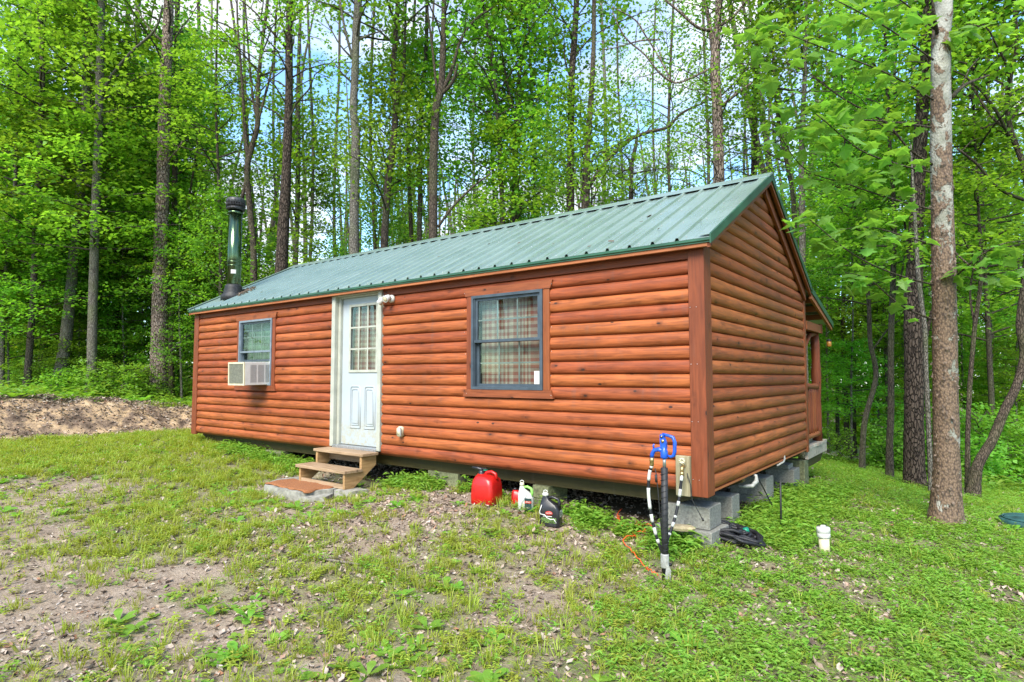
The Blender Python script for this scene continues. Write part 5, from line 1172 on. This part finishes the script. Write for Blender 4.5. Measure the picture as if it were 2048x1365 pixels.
tree('hardwood_tree', 'wavy thin dark trunk nearest to the porch post', [(1723, 955, 13), (1725, 900, 12), (1730, 840, 12), (1749, 770, 11), (1751, 735, 11), (1740, 680, 10), (1737, 600, 9), (1722, 480, 8), (1700, 380, 6), (1690, 290, 4)], 12.0, 'bark_dark', [('layer1', 2.6, .55), ('bushy2', 4.2, .7)],
     branches=[[(1746, 700, 4, 0), (1775, 660, 3, -.2), (1800, 640, 2, -.3)]])
tree('hardwood_tree', 'straight slim dark trunk between the wavy thin trunk and the dark pine', [(1780, 975, 17), (1779, 900, 15), (1782, 808, 14), (1782, 676, 13), (1786, 566, 12), (1788, 420, 10), (1780, 300, 8)], 10.8, 'bark_dark', [('layer3', 3.2, .6), ('bushy2', 5.6, .7)],
     branches=[[(1784, 600, 5, 0), (1800, 560, 4, -.1), (1812, 500, 3, -.2)]])
tree('hardwood_tree', 'thin pale green-grey stem squeezed between the dark pine and the sycamore', [(1862, 960, 11), (1858, 874, 11), (1852, 740, 10), (1850, 660, 10), (1842, 600, 10), (1836, 540, 9)], 9.0, 'bark_grey', [], top=4.5)
tree('hardwood_tree', 'thin wavy trunk immediately right of the sycamore', [(1936, 985, 12), (1935, 900, 11), (1938, 800, 11), (1942, 740, 10), (1950, 650, 10), (1962, 560, 9), (1960, 470, 8), (1955, 380, 6)], 9.6, 'bark_brown', [('layer3', 3.0, .6), ('layer1', 4.8, .8)],
     branches=[[(1950, 650, 5, 0), (1940, 590, 4, .2), (1950, 520, 3, .3)]])
tree('hardwood_tree', 'curved leaning dark tree at the right edge, sweeping up out of the photo', [(1947, 985, 26), (1956, 930, 23), (1985, 880, 22), (2010, 820, 21), (2034, 770, 20), (2048, 710, 19), (2040, 650, 18), (2050, 560, 17), (2060, 430, 15), (2046, 330, 14), (2022, 262, 12), (2014, 190, 11), (2034, 90, 9), (2028, 0, 8)], 9.2, 'bark_brown', [('bushy2', 5.0, .8), ('layer1', 6.6, .8)],
     branches=[[(2048, 400, 7, 0), (2010, 385, 6, -.2), (1982, 362, 5, -.3), (1955, 330, 5, -.4), (1915, 298, 4, -.6)], [(2020, 262, 6, 0), (1990, 240, 5, 0), (1960, 200, 4, .1), (1935, 150, 3, .2)], [(2022, 240, 5, 0), (2048, 200, 4, .1)]])
tree('hardwood_tree', 'dark trunk in deep shade behind the curved leaning tree at right', [(1990, 960, 16), (1985, 840, 14), (1978, 700, 12), (1972, 560, 10), (1965, 420, 8)], 15.0, 'bark_dark', [('layer1', 2.2, 1.0), ('layer2', 5.2, 1.1)])
tree('hardwood_tree', 'slim dark trunk rising behind the porch lantern', [(1695, 900, 12), (1690, 780, 11), (1686, 650, 10), (1690, 500, 8), (1700, 330, 6)], 19.0, 'bark_dark', [('layer3', 2.5, 1.1), ('bushy2', 6.0, 1.1)])

# ---- many background trees further back, each its own
GB = 'slim background trees of the surrounding woods'
MARK = [(-200, 'photo edge'), (12, 'leftmost thin trunk'), (75, 'slender trunk'), (150, 'thick leaning trunk'), (195, 'pale mottled trunk'), (240, 'shaded trunk'), (325, 'plated pine'), (440, 'flue-side sapling'), (500, 'crooked forked tree'),
        (570, 'dark brown trunk'), (595, 'slim pale trunk'), (709, 'silver-grey trunk'), (775, 'bent brown trunk'), (820, 'twin thin trunks'), (868, 'Y-forked tree'), (1000, 'left-leaning trunk'), (1032, 'dark forked trunk'),
        (1141, 'straight brown trunk'), (1174, 'arched-limb tree'), (1270, 'small pine'), (1436, 'big ridge pine'), (1509, 'shaggy pine trunk'), (1604, 'gable rake trunk'), (1690, 'lantern trunk'), (1740, 'porch-side wavy trunk'),
        (1782, 'straight dark trunk'), (1828, 'stout dark pine'), (1888, 'sycamore'), (1940, 'right wavy trunk'), (2040, 'curved leaning tree'), (2400, 'right photo edge')]
GAP = {}
def bgtree(px, depth, w, label, crowns, top=14, bark='bark_dark', name='hardwood_tree', lean=0):
    ph = px*.13+depth
    pts = [(px-lean*.5+6*math.sin(ph+i*1.3), y, w*(1-.08*i)) for i, y in enumerate((760, 600, 450, 300, 150, 0))]
    o = tree(name, label, pts, depth, bark, crowns, GB, top=top, nseg=8, subs=3); k = max(i for i in range(len(MARK)-1) if MARK[i][0] <= px); GAP.setdefault(k, []).append((px, o)); return o
def name_background():
    words = [['slim background trunk'], ['left slim background trunk', 'right slim background trunk'], ['leftmost slim background trunk', 'middle slim background trunk', 'rightmost slim background trunk']]
    for k, L in GAP.items():
        L.sort(key=lambda t: t[0]); n = len(L)
        W_ = words[n-1] if n <= 3 else ['first', 'second', 'third', 'fourth', 'fifth', 'sixth', 'seventh'][:n]
        for (px, o), w in zip(L, W_):
            if n > 3: w = w+' background trunk from the left,'
            o['label'] = w+' between the '+MARK[k][1]+' and the '+MARK[k+1][1]
rb = random.Random(9)
left_l = mid_l = right_l = 'slim background trunk'
for i in range(13):
    px = -60+i*38+rb.uniform(-14, 14); d = rb.uniform(17.5, 27)
    bgtree(px, d, rb.uniform(7, 12), left_l, [(rb.choice(['layer1', 'layer2', 'layer3', 'bushy2']), rb.uniform(1.0, 2.6), rb.uniform(.8, 1.1)), (rb.choice(['layer1', 'layer2', 'layer3']), rb.uniform(4.2, 6), 1.1), (rb.choice(['layer1', 'bushy1', 'bushy2']), rb.uniform(7.0, 8.5), .8)], top=16, bark=rb.choice(['bark_grey', 'bark_dark', 'bark_brown']), lean=rb.uniform(-20, 20))
for i in range(19):
    px = 430+i*62+rb.uniform(-18, 18); d = rb.uniform(16, 27)
    cr = [(rb.choice(['bushy1', 'bushy2', 'layer2']), rb.uniform(2.0, 3.6), rb.uniform(.7, .95))]
    if 1200 < px < 1480: cr += [('loose2', rb.uniform(3.5, 5), .85), ('loose1', rb.uniform(7, 9.5), .9)]
    elif not (400 < px < 560) and rb.random() < .45: cr.append((rb.choice(['bushy1', 'bushy2', 'loose2', 'loose1']), rb.uniform(5, 10), .9))
    bgtree(px, d, rb.uniform(5.5, 10), mid_l, cr, bark=rb.choice(['bark_grey', 'bark_dark', 'bark_brown']), lean=rb.uniform(-30, 30))
for i in range(10):
    px = 1630+i*48+rb.uniform(-14, 14); d = rb.uniform(12.5, 24)
    bgtree(px, d, rb.uniform(6, 10), right_l, [(rb.choice(['layer1', 'layer2', 'bushy2']), rb.uniform(.6, 2.4), rb.uniform(.6, .85)), (rb.choice(['layer1', 'layer2', 'bushy2']), rb.uniform(3.5, 5.5), .9), (rb.choice(['loose1', 'loose2']), rb.uniform(6, 8), .8)], bark=rb.choice(['bark_dark', 'bark_brown']), lean=rb.uniform(-30, 30))
name_background()
# ---- saplings with tiered sprays along the wood edge
def sapling(px, depth, crowns, label, w=5):
    pts = [(px+3*math.sin(px+i), y, w*(1-.12*i)) for i, y in enumerate((770, 680, 590, 500))]
    return tree('sapling', label, pts, depth, 'bark_grey', crowns, 'tiered saplings along the edge of the woods', top=crowns[-1][1]+2.2, nseg=6, subs=3)
SL = [(20, 'leafy sapling at the far left, in front of the leftmost thin trunk'), (72, 'leafy sapling in front of the slender dark trunk at far left'), (128, 'leafy sapling standing before the thick leaning trunk on the bank'), (165, 'leafy sapling in the gap between the leaning trunk and the pale mottled trunk'),
      (215, 'leafy sapling in the gap right of the pale mottled trunk'), (250, 'leafy sapling before the shaded trunk, left of the plated pine'), (290, 'leafy sapling immediately left of the plated pine'), (365, 'leafy sapling just right of the plated pine'), (405, 'leafy sapling beside the far left corner of the cabin'), (455, 'leafy sapling behind the cabin, below the stove flue cap')]
for i, (px, lb) in enumerate(SL):
    d = rb.uniform(15.8, 18.5); sapling(px+rb.uniform(-6, 6), d, [(rb.choice(['layer1', 'layer3', 'layer2']), rb.uniform(1.0, 1.9), rb.uniform(.42, .6)), (rb.choice(['layer1', 'layer3']), rb.uniform(2.8, 4.2), rb.uniform(.5, .7))], lb)
SR = [(1660, 'small bright sapling seen past the porch post'), (1705, 'small bright sapling left of the porch-side wavy trunk'), (1762, 'small bright sapling between the wavy and the straight trunk'), (1808, 'small bright sapling between the straight trunk and the dark pine'), (1850, 'small bright sapling behind the gap between dark pine and sycamore'),
      (1925, 'small bright sapling just right of the sycamore'), (1975, 'small bright sapling inside the curve of the leaning tree'), (2030, 'small bright sapling at the right edge beyond the green lid')]
for i, (px, lb) in enumerate(SR):
    d = rb.uniform(13.5, 19); sapling(px+rb.uniform(-6, 6), d, [(rb.choice(['layer1', 'layer3', 'layer2']), rb.uniform(-.4, .6), rb.uniform(.42, .6)), (rb.choice(['layer1', 'layer3']), rb.uniform(1.8, 3.4), rb.uniform(.5, .7))], lb)
# a distant pine whose needles show against the clouds
tree('pine_tree', 'small pine with grey-green needles against the cloud, left of the big ridge pine', [(1262, 380, 10), (1266, 320, 9), (1272, 290, 7), (1275, 260, 4)], 17.0, 'bark_dark', [('pine', 3.6, .9)], top=7.6)

# ---- saplings and shrubs at the edge of the woods
SGAP = {}
def shrub(px, py, depth, var, s, label):
    if py is None:
        q = P(px, 760, depth); x, y = q.x, q.y
    else:
        q = toground(px, py); x, y = q.x, q.y
    root = empty('shrub', (x, y, gz(x, y)), label, 'shrub', 'leafy shrubs and saplings at the edge of the woods')
    add_crown(root, var, (x, y, gz(x, y)+.02), s, rb.uniform(0, 6.28))
    if py is None: k = max(i for i in range(len(MARK)-1) if MARK[i][0] <= px); SGAP.setdefault(k, []).append((px, root))
    return root
sl = 'leafy green shrub on the ground at the edge of the woods left of the cabin'
for i in range(34): shrub(-20+i*13+rb.uniform(-9, 9), None, rb.uniform(15.3, 19), rb.choice(['shrub', 'shrub2']), rb.uniform(.42, .85), sl)
sr = 'leafy green shrub on the slope below the trees right of the cabin'
for i in range(24): shrub(1780+i*13+rb.uniform(-9, 9), None, rb.uniform(12.5, 19), rb.choice(['shrub', 'shrub2']), rb.uniform(.7, 1.3), sr)
for k_, L_ in SGAP.items():
    L_.sort(key=lambda t: t[0])
    for j_, (px_, o_) in enumerate(L_):
        o_['label'] = (['first', 'second', 'third', 'fourth', 'fifth', 'sixth', 'seventh', 'eighth', 'ninth', 'tenth'][j_]+' shrub from the left, ' if len(L_) > 1 else 'leafy green shrub ')+'between the '+MARK[k_][1]+' and the '+MARK[k_+1][1]
shrub(1683, 930, 0, 'shrub', .62, 'single upright leafy plant beside the path beyond the porch')

# ---- sycamore leaves: large and lobed
def lobed_leaf(seed):
    r = random.Random(seed); lob = [(0, 0), (.10, .16), (.34, .14), (.30, .34), (.50, .52), (.28, .62), (.20, .80), (.0, 1.05)]
    pts = [(x, y) for x, y in lob]+[(-x, y) for x, y in lob[-2:0:-1]]
    vs = [(0, .42, .05)]+[(x*r.uniform(.9, 1.1), y, -abs(x)*.22-.12*max(0, y-.5)) for x, y in pts]; n = len(pts)
    m = MB(); m.add(vs, [(0, 1+i, 1+(i+1) % n) for i in range(n)], 0, False); me = m.mesh('leaf', fix=False); me.materials.append(M['leaf_syc'])
    a = me.attributes.new('rnd', 'FLOAT', 'POINT'); a.data.foreach_set('value', [r.random()*.3+.35]*len(me.vertices)); return me
LM = [lobed_leaf(i) for i in range(4)]
def syc_leaves():
    r = random.Random(21); sprays = []
    def br(pts, n, spread): 
        Wp = [list(P(x, y, d)) for x, y, d in pts]; S = smooth(Wp, 6); m = MB(); m.tube([Vector(q) for q in S], [.009*(1-i/len(S))+.0022 for i in range(len(S))], 5); m.build('limb', M['bark_brown'], syc)
        for k in range(n):
            t = r.uniform(.18, 1.0)*(len(S)-1.001); i = int(t); a = Vector(S[i]).lerp(Vector(S[i+1]), t-i); sprays.append(a+Vector((r.gauss(0, spread), r.gauss(0, spread), r.gauss(-.03, spread*.45))))
    br([(1866, 570, 6.5), (1780, 545, 6.1), (1700, 505, 5.8), (1620, 440, 5.6), (1590, 425, 5.5)], 46, .13)
    br([(1866, 490, 6.5), (1800, 470, 6.1), (1740, 455, 5.8), (1680, 460, 5.7)], 34, .12)
    br([(1862, 345, 6.5), (1800, 330, 6.1), (1720, 300, 5.7), (1640, 235, 5.4), (1590, 200, 5.3)], 62, .15)
    br([(1862, 255, 6.5), (1790, 245, 6.1), (1700, 240, 5.8), (1620, 250, 5.6), (1560, 270, 5.5)], 52, .15)
    br([(1866, 200, 6.5), (1780, 150, 6.0), (1680, 110, 5.6), (1580, 70, 5.2), (1520, 45, 5.1)], 70, .16)
    br([(1866, 120, 6.5), (1780, 60, 6.0), (1690, 10, 5.6), (1600, -30, 5.3)], 60, .17)
    br([(1870, 60, 6.5), (1800, 0, 6.0), (1700, -60, 5.7)], 40, .17)
    br([(1866, 420, 6.5), (1790, 400, 6.2), (1700, 370, 6.0), (1600, 330, 5.8), (1520, 190, 5.5)], 50, .16)
    br([(1866, 640, 6.5), (1800, 610, 6.2), (1740, 560, 6.0), (1690, 545, 5.9)], 26, .12)
    br([(1904, 560, 6.5), (1950, 520, 6.1), (2000, 490, 5.9), (2060, 480, 5.8)], 26, .10)
    br([(1904, 500, 6.5), (1960, 545, 6.2), (2010, 545, 6.0), (2060, 530, 5.9)], 20, .10)
    br([(1904, 70, 6.5), (1940, 50, 6.2), (1975, 60, 6.0)], 16, .10)
    r.shuffle(sprays); sprays = [s for s in sprays if s.z > .9]
    ind = sprays[:300]; rest = sprays[300:]
    def pose(s):
        return Matrix.Translation(s) @ Euler((r.gauss(-.25, .35), r.gauss(0, .3), r.uniform(0, 6.28))).to_matrix().to_4x4() @ Matrix.Scale(r.uniform(.10, .19), 4)
    for s in ind:
        o = bpy.data.objects.new('leaf', LM[r.randrange(4)]); COL.objects.link(o); o.parent = syc; mw = pose(s); o.matrix_local = Matrix.Translation(-syc.location) @ mw
    m = MB()
    for s in rest:
        me = LM[r.randrange(4)]; m.add([v.co[:] for v in me.vertices], [tuple(p.vertices) for p in me.polygons], 0, False, pose(s))
    if rest:
        me = m.mesh('leaves', fix=False); me.materials.append(M['leaf_syc']); a = me.attributes.new('rnd', 'FLOAT', 'POINT'); a.data.foreach_set('value', [r.random()*.5+.25 for _ in me.vertices]); link('leaves', me, None, syc)['kind'] = 'stuff'
syc_leaves()
def flakes():     # loose bark plates standing off the sycamore trunk
    r = random.Random(5); m = MB()
    for k in range(380):
        py = r.uniform(330, 1010); w = np.interp(py, [300, 527, 720, 940, 1000], [45, 50, 52, 56, 60]); cx = np.interp(py, [300, 527, 720, 940, 1000], [1882, 1887, 1890, 1893, 1892])
        c = P(cx, py, 6.55); rad = w/2*6.55/F_PX; a = r.uniform(0, 6.28); d = Vector((math.cos(a), math.sin(a), 0)); s = Vector((-d.y, d.x, 0)); b = c+d*rad*1.0; L = r.uniform(.012, .034); h = r.uniform(.012, .04); o = r.uniform(.003, .012)
        m.add([b-s*L/2, b+s*L/2, b+s*L*.35+d*o+Vector((0, 0, -h)), b-s*L*.35+d*o*1.1+Vector((0, 0, -h*.8)), b+d*.004+Vector((0, 0, -h*.5))], [(0, 1, 2, 4), (0, 4, 3), (4, 2, 3)])
    o = m.build('bark_flakes', simple('bark_flake', (.17, .125, .095), .9, var=.4, scale=20), syc, fix=False); o['kind'] = 'stuff'
flakes()

# ---------------------------------------------------------------- scattered growth (one object per kind of stuff)
def scatter(name, label, pos, rot, scl, idx, meshes, kind='stuff'):
    srcs = []
    for me in meshes:
        o = bpy.data.objects.new(name+'_piece', me); srcs.append(o)
    n = len(pos); me = bpy.data.meshes.new(name); me.vertices.add(n); me.vertices.foreach_set('co', np.asarray(pos, np.float32).ravel())
    a = me.attributes.new('rot', 'FLOAT_VECTOR', 'POINT'); a.data.foreach_set('vector', np.asarray(rot, np.float32).ravel())
    a = me.attributes.new('scl', 'FLOAT', 'POINT'); a.data.foreach_set('value', np.asarray(scl, np.float32))
    a = me.attributes.new('idx', 'INT', 'POINT'); a.data.foreach_set('value', np.asarray(idx, np.int32))
    ng = bpy.data.node_groups.new(name+'_scatter', 'GeometryNodeTree'); ng.interface.new_socket('Geometry', in_out='INPUT', socket_type='NodeSocketGeometry'); ng.interface.new_socket('Geometry', in_out='OUTPUT', socket_type='NodeSocketGeometry')
    N = ng.nodes.new; gi = N('NodeGroupInput'); go = N('NodeGroupOutput'); iop = N('GeometryNodeInstanceOnPoints'); jn = N('GeometryNodeJoinGeometry')
    for o in srcs:
        g2i = N('GeometryNodeObjectInfo'); g2i.inputs['Object'].default_value = o; g2i.inputs['As Instance'].default_value = True; ng.links.new(g2i.outputs['Geometry'], jn.inputs[0])
    def at(nm, t):
        x = N('GeometryNodeInputNamedAttribute'); x.data_type = t; x.inputs['Name'].default_value = nm; return x.outputs['Attribute']
    ng.links.new(gi.outputs[0], iop.inputs['Points']); ng.links.new(jn.outputs[0], iop.inputs['Instance']); iop.inputs['Pick Instance'].default_value = True
    ng.links.new(at('idx', 'INT'), iop.inputs['Instance Index']); e2r = N('FunctionNodeEulerToRotation'); ng.links.new(at('rot', 'FLOAT_VECTOR'), e2r.inputs[0]); ng.links.new(e2r.outputs[0], iop.inputs['Rotation'])
    ng.links.new(at('scl', 'FLOAT'), iop.inputs['Scale']); ng.links.new(iop.outputs[0], go.inputs[0])
    ob = link(name, me); md = ob.modifiers.new('scatter', 'NODES'); md.node_group = ng; return tag(ob, label, name.replace('_', ' '), kind=kind)
def with_rnd(m, name, mat, seed):
    me = m.mesh(name, fix=False); me.materials.append(mat); r = np.random.RandomState(seed); n = len(me.vertices); a = me.attributes.new('rnd', 'FLOAT', 'POINT'); a.data.foreach_set('value', np.repeat(r.uniform(0, 1, n//3+1), 3)[:n].astype(np.float32)); return me
def blade_tuft(seed, nb, h0, h1, w, spread, lean, mat):
    r = random.Random(seed); m = MB()
    for i in range(nb):
        a = r.uniform(0, 6.28); rr = spread*math.sqrt(r.random()); b = Vector((rr*math.cos(a), rr*math.sin(a), 0)); a2 = a+r.gauss(0, .8); d = Vector((math.cos(a2), math.sin(a2), 0)); h = r.uniform(h0, h1); s = Vector((-d.y, d.x, 0))*w*r.uniform(.7, 1.2); l = lean*r.uniform(.4, 1.5)
        p1 = b+Vector((0, 0, h*.55))+d*l*h*.35; p2 = b+Vector((0, 0, h*(1-.35*min(l, 1.2))))+d*l*h
        m.add([b-s*.5, b+s*.5, p1+s*.5, p1-s*.5, p2], [(0, 1, 2, 3), (3, 2, 4)], 0, False)
    return with_rnd(m, 'tuft', M[mat], seed)
def sprig(seed, ns, h, L, w, mat, spread=.05):
    """creeping stems with pairs of pointed leaves"""
    r = random.Random(seed); m = MB()
    for i in range(ns):
        a = r.uniform(0, 6.28); b = Vector((spread*math.cos(a)*r.random(), spread*math.sin(a)*r.random(), 0)); d = Vector((math.cos(a), math.sin(a), 0)); hh = h*r.uniform(.5, 1.2)
        for k in range(4):
            t = (k+1)/4; c = b+Vector((0, 0, hh*t))+d*hh*.5*t*t; a2 = a+1.4*(1 if k % 2 else -1)+r.gauss(0, .5); e = Vector((math.cos(a2), math.sin(a2), r.uniform(-.15, .35))); s = Vector((-math.sin(a2), math.cos(a2), r.uniform(-.3, .3)))*w*r.uniform(.7, 1.2); LL = L*r.uniform(.6, 1.2)
            m.add([c, c+e*LL*.4+s, c+e*LL+Vector((0, 0, -LL*.25)), c+e*LL*.4-s], [(0, 1, 2, 3)], 0, False)
    return with_rnd(m, 'sprig', M[mat], seed)
def rosette(seed, n, L, w, mat):
    r = random.Random(seed); m = MB()
    for i in range(n):
        a = i*6.28/n+r.gauss(0, .3); d = Vector((math.cos(a), math.sin(a), 0)); s = Vector((-d.y, d.x, 0)); LL = L*r.uniform(.7, 1.2); up_ = Vector((0, 0, 1)); el = r.uniform(.2, .9)
        pts = [(0, .1), (.3, .5), (.62, 1), (.88, .62), (1.0, .05)]; vs = []
        for t, q in pts:
            c = d*LL*t*math.cos(el)+up_*(LL*t*math.sin(el)-.45*LL*t*t*el); vs += [c-s*w*q+up_*.1*w*q, c, c+s*w*q+up_*.1*w*q]
        m.add(vs, [(3*k+j, 3*k+j+1, 3*k+j+4, 3*k+j+3) for k in range(4) for j in range(2)], 0, True)
    return with_rnd(m, 'rosette', M[mat], seed)
GR = [blade_tuft(1, 14, .03, .075, .0045, .045, .9, 'grass'), blade_tuft(2, 16, .02, .055, .0038, .055, 1.2, 'grass'), blade_tuft(3, 12, .05, .12, .0045, .03, .7, 'grass'), sprig(4, 6, .05, .034, .0065, 'grass')]
WD = [sprig(5, 6, .06, .042, .0085, 'weed', .07), sprig(6, 8, .045, .036, .0075, 'weed', .08), sprig(7, 5, .09, .048, .009, 'weed', .05)]
BL = [rosette(8, 5, .075, .020, 'weed'), rosette(9, 4, .055, .018, 'weed'), rosette(10, 6, .10, .022, 'shrub')]
def leafpiece(seed):
    r = random.Random(seed); m = MB(); L = .06; w = .017
    vs = [(0, 0, 0), (L*.35, w, .006), (L*.7, w*.8, .004), (L, 0, .012), (L*.7, -w*.8, .002), (L*.35, -w, .010), (L*.5, 0, -.003)]; vs = [(x+r.uniform(-.004, .004), y+r.uniform(-.003, .003), z+r.uniform(0, .006)) for x, y, z in vs]
    m.add(vs, [(0, 6, 1), (1, 6, 2), (2, 6, 3), (3, 6, 4), (4, 6, 5), (5, 6, 0)], 0, False); me = m.mesh('dead_leaf', fix=False); me.materials.append(M['litter']); return me
LT = [leafpiece(i) for i in range(3)]
def chip(seed):
    r = random.Random(seed); m = MB(); n = 6; top = [(math.cos(6.28*i/n)*.016*r.uniform(.6, 1.3), math.sin(6.28*i/n)*.012*r.uniform(.6, 1.3)) for i in range(n)]; m.prism(top, 'z', -.003, .006); me = m.mesh('stone_chip'); me.materials.append(M['chip']); return me
CH = [chip(i) for i in range(3)]
def sample(n, seed, near=True):
    """points over the clearing, thinning with distance from the camera"""
    g = np.random.RandomState(seed); r = 1.4+(g.uniform(0, 1, n)**.62)*17.5; a = math.radians(-37.3)+g.uniform(-.84, .84, n)
    return CAM.x+r*np.sin(a), CAM.y+r*np.cos(a), g, r
def slope_rot(x, y, g, lay=0.0):
    e = .05; n = len(x); return np.c_[g.normal(0, .08+lay, n), g.normal(0, .08+lay, n), g.uniform(0, 6.283, n)]
def grow():
    x, y, g, r = sample(150000, 31); z = ground(x, y); D = dens(x, y, z)
    bank = in_bank(x, y); woods = (x < -13.2); cab = under_cabin(x, y, -.05); right = sstep(-.6, .9, x+.25*y+.4)     # the right side is stilt grass
    keep = (g.uniform(0, 1, len(x)) < (.10+.90*sstep(.1, .95, D))*(.30+.70*sstep(.40, .62, fbm(x*4.5, y*4.5, 91, 3)))*(.80-.08*right)) & ~bank & ~cab & ~woods & (np.hypot((x-.10)/1.25, y-.40) > .24) & (np.hypot(x-.75, y-.94) > .09) & (np.hypot(x+.12, y+.58) > .07) & ~((x > -5.6) & (x < -4.1) & (y > -1.05) & (y < .1))
    isw = g.uniform(0, 1, len(x)) < np.clip(right*.8+.12, 0, 1)
    sc = (.75+.5*g.uniform(0, 1, len(x)))*(1+.035*r); s1 = keep & ~isw; s2 = keep & isw
    R = slope_rot(x, y, g)
    scatter('grass', 'short bright green grass covering the clearing in patches', np.c_[x, y, z][s1], R[s1], sc[s1]*.85, g.choice(4, s1.sum(), p=[.35, .35, .08, .22]), GR)
    scatter('ground_cover', 'low leafy stilt grass and weeds carpeting the right side of the clearing', np.c_[x, y, z][s2], R[s2], sc[s2]*.74, g.choice(3, s2.sum(), p=[.4, .45, .15]), WD)
    # denser fringe along the foot of the cabin
    n = 2600; g = np.random.RandomState(5); xx = g.uniform(-9.4, .1, n); yy = g.normal(.02, .10, n); c = fbm(xx*1.3, xx*0, 3); k = (c > .42) & ~((xx > -5.7) & (xx < -4.0)) & ~((xx > -2.6) & (xx < -1.2) & (yy < .0))
    xx, yy = xx[k], yy[k]; x2 = g.uniform(-.1, .55, 800); y2 = g.uniform(.5, 4.4, 800); k2 = (fbm(x2*1.5, y2*1.5, 8) > .48) & (np.hypot((x2-.10)/1.25, y2-.40) > .30); xx = np.r_[xx, x2[k2]]; yy = np.r_[yy, y2[k2]]
    zz = ground(xx, yy); scatter('weed_fringe', 'taller green weeds growing along the foot of the cabin', np.c_[xx, yy, zz], slope_rot(xx, yy, g), g.uniform(.9, 1.8, len(xx)), g.choice(3, len(xx), p=[.35, .15, .5]), WD)
    # broad-leaved weeds
    x, y, g, r = sample(8000, 77); z = ground(x, y); D = dens(x, y, z); k = (fbm(x*1.2, y*1.2, 40) > .5) & ~under_cabin(x, y, 0) & ~in_bank(x, y) & (x > -12) & (g.uniform(0, 1, len(x)) < .55)
    scatter('broadleaf_weeds', 'scattered broad-leaved weed rosettes in the foreground grass', np.c_[x, y, z][k], slope_rot(x, y, g)[k], g.uniform(.6, 1.5, k.sum()), g.choice(3, k.sum(), p=[.4, .35, .25]), BL)
    # dead leaves, and stone chips on the bare places
    x, y, g, r = sample(190000, 55); z = ground(x, y); D = dens(x, y, z); lf = sstep(.40, .62, fbm(x*.9+4, y*.9, 61)+.12*(x > -3)); bank = in_bank(x, y)
    k = (g.uniform(0, 1, len(x)) < (.30+.60*lf)*(1-.1*D)*(1-.6*sstep(-2.5, -4.5, x)*(D < .4))) | (bank & (g.uniform(0, 1, len(x)) < .55)) | ((x < -13) & (g.uniform(0, 1, len(x)) < .5))
    scatter('leaf_litter', 'dead brown and pinkish leaves strewn over the soil', np.c_[x, y, z+.004][k], slope_rot(x, y, g, .3)[k], (g.uniform(.25, .78, len(x))*(1+.05*r))[k], g.choice(3, k.sum()), LT)
    x, y, g, r = sample(90000, 56); z = ground(x, y); D = dens(x, y, z); st = sstep(.45, .62, fbm(x*.7+9, y*.7+2, 71))
    k = (g.uniform(0, 1, len(x)) < (.12+.75*st)*(1-.75*D)) & ~in_bank(x, y) & (x > -12.5)
    scatter('stone_chips', 'flat pale stone chips on the bare soil of the clearing', np.c_[x, y, z+.002][k], slope_rot(x, y, g, .12)[k], (g.uniform(.25, .8, len(x))*(1+.03*r))[k], g.choice(3, k.sum()), CH)
    # undergrowth on the woods floor
    g = np.random.RandomState(3); n = 9000; x = g.uniform(-26, 9, n); y = g.uniform(-7, 24, n); k = ((x < -13.4) | ((y > 8.2+.2*x*(x > 0)) & (np.abs(x+.06*y) > 1.6)) | (x > 4.2)) & (x < 14); x, y = x[k], y[k]
    scatter('undergrowth', 'low leafy undergrowth on the floor of the woods', np.c_[x, y, ground(x, y)], slope_rot(x, y, g), g.uniform(1.5, 5.0, len(x)), g.choice(4, len(x)), WD+[BL[2]])
grow()
def distant():
    me, tm = V['far']; g = np.random.RandomState(14); P_, R2, S_, I_ = [], [], [], []
    def add(a_deg, r, zoff, s):
        a = math.radians(a_deg); x = CAM.x+r*math.sin(a); y = CAM.y+r*math.cos(a); P_.append((x, y, gz(x, y)+zoff)); R2.append((g.normal(0, .1), g.normal(0, .1), g.uniform(0, 6.28))); S_.append(s); I_.append(0)
    for k in range(260):
        a = g.uniform(-95, 22); left = a < -58; right = a > -14
        r = g.uniform(40, 60) if not right else g.uniform(32, 50); add(a, r, g.uniform(-1.5, 2.0 if not (left or right) else 12), g.uniform(1.3, 1.9))
    for k in range(110):                                   # the woods close round the clearing on the camera's side too
        add(g.uniform(35, 255), g.uniform(22, 36), g.uniform(-1, 8), g.uniform(1.0, 1.4))
    trunk = MB(); trunk.tube([(0, 0, 0), (.1, .05, 4), (0, .1, 8), (.1, 0, 12)], [.12, .09, .05, .008], 6); t2 = trunk.mesh('stem'); t2.materials.append(M['bark_dark'])
    for k in range(60):
        a = g.uniform(-95, 22); add(a, g.uniform(26, 44), -.3, g.uniform(.8, 1.2)); I_[-1] = 1; R2[-1] = (0, 0, g.uniform(0, 6))
    scatter('distant_woods', 'far-off sunlit yellow-green woods beyond the nearer trunks', P_, R2, S_, I_, [me, t2])
distant()
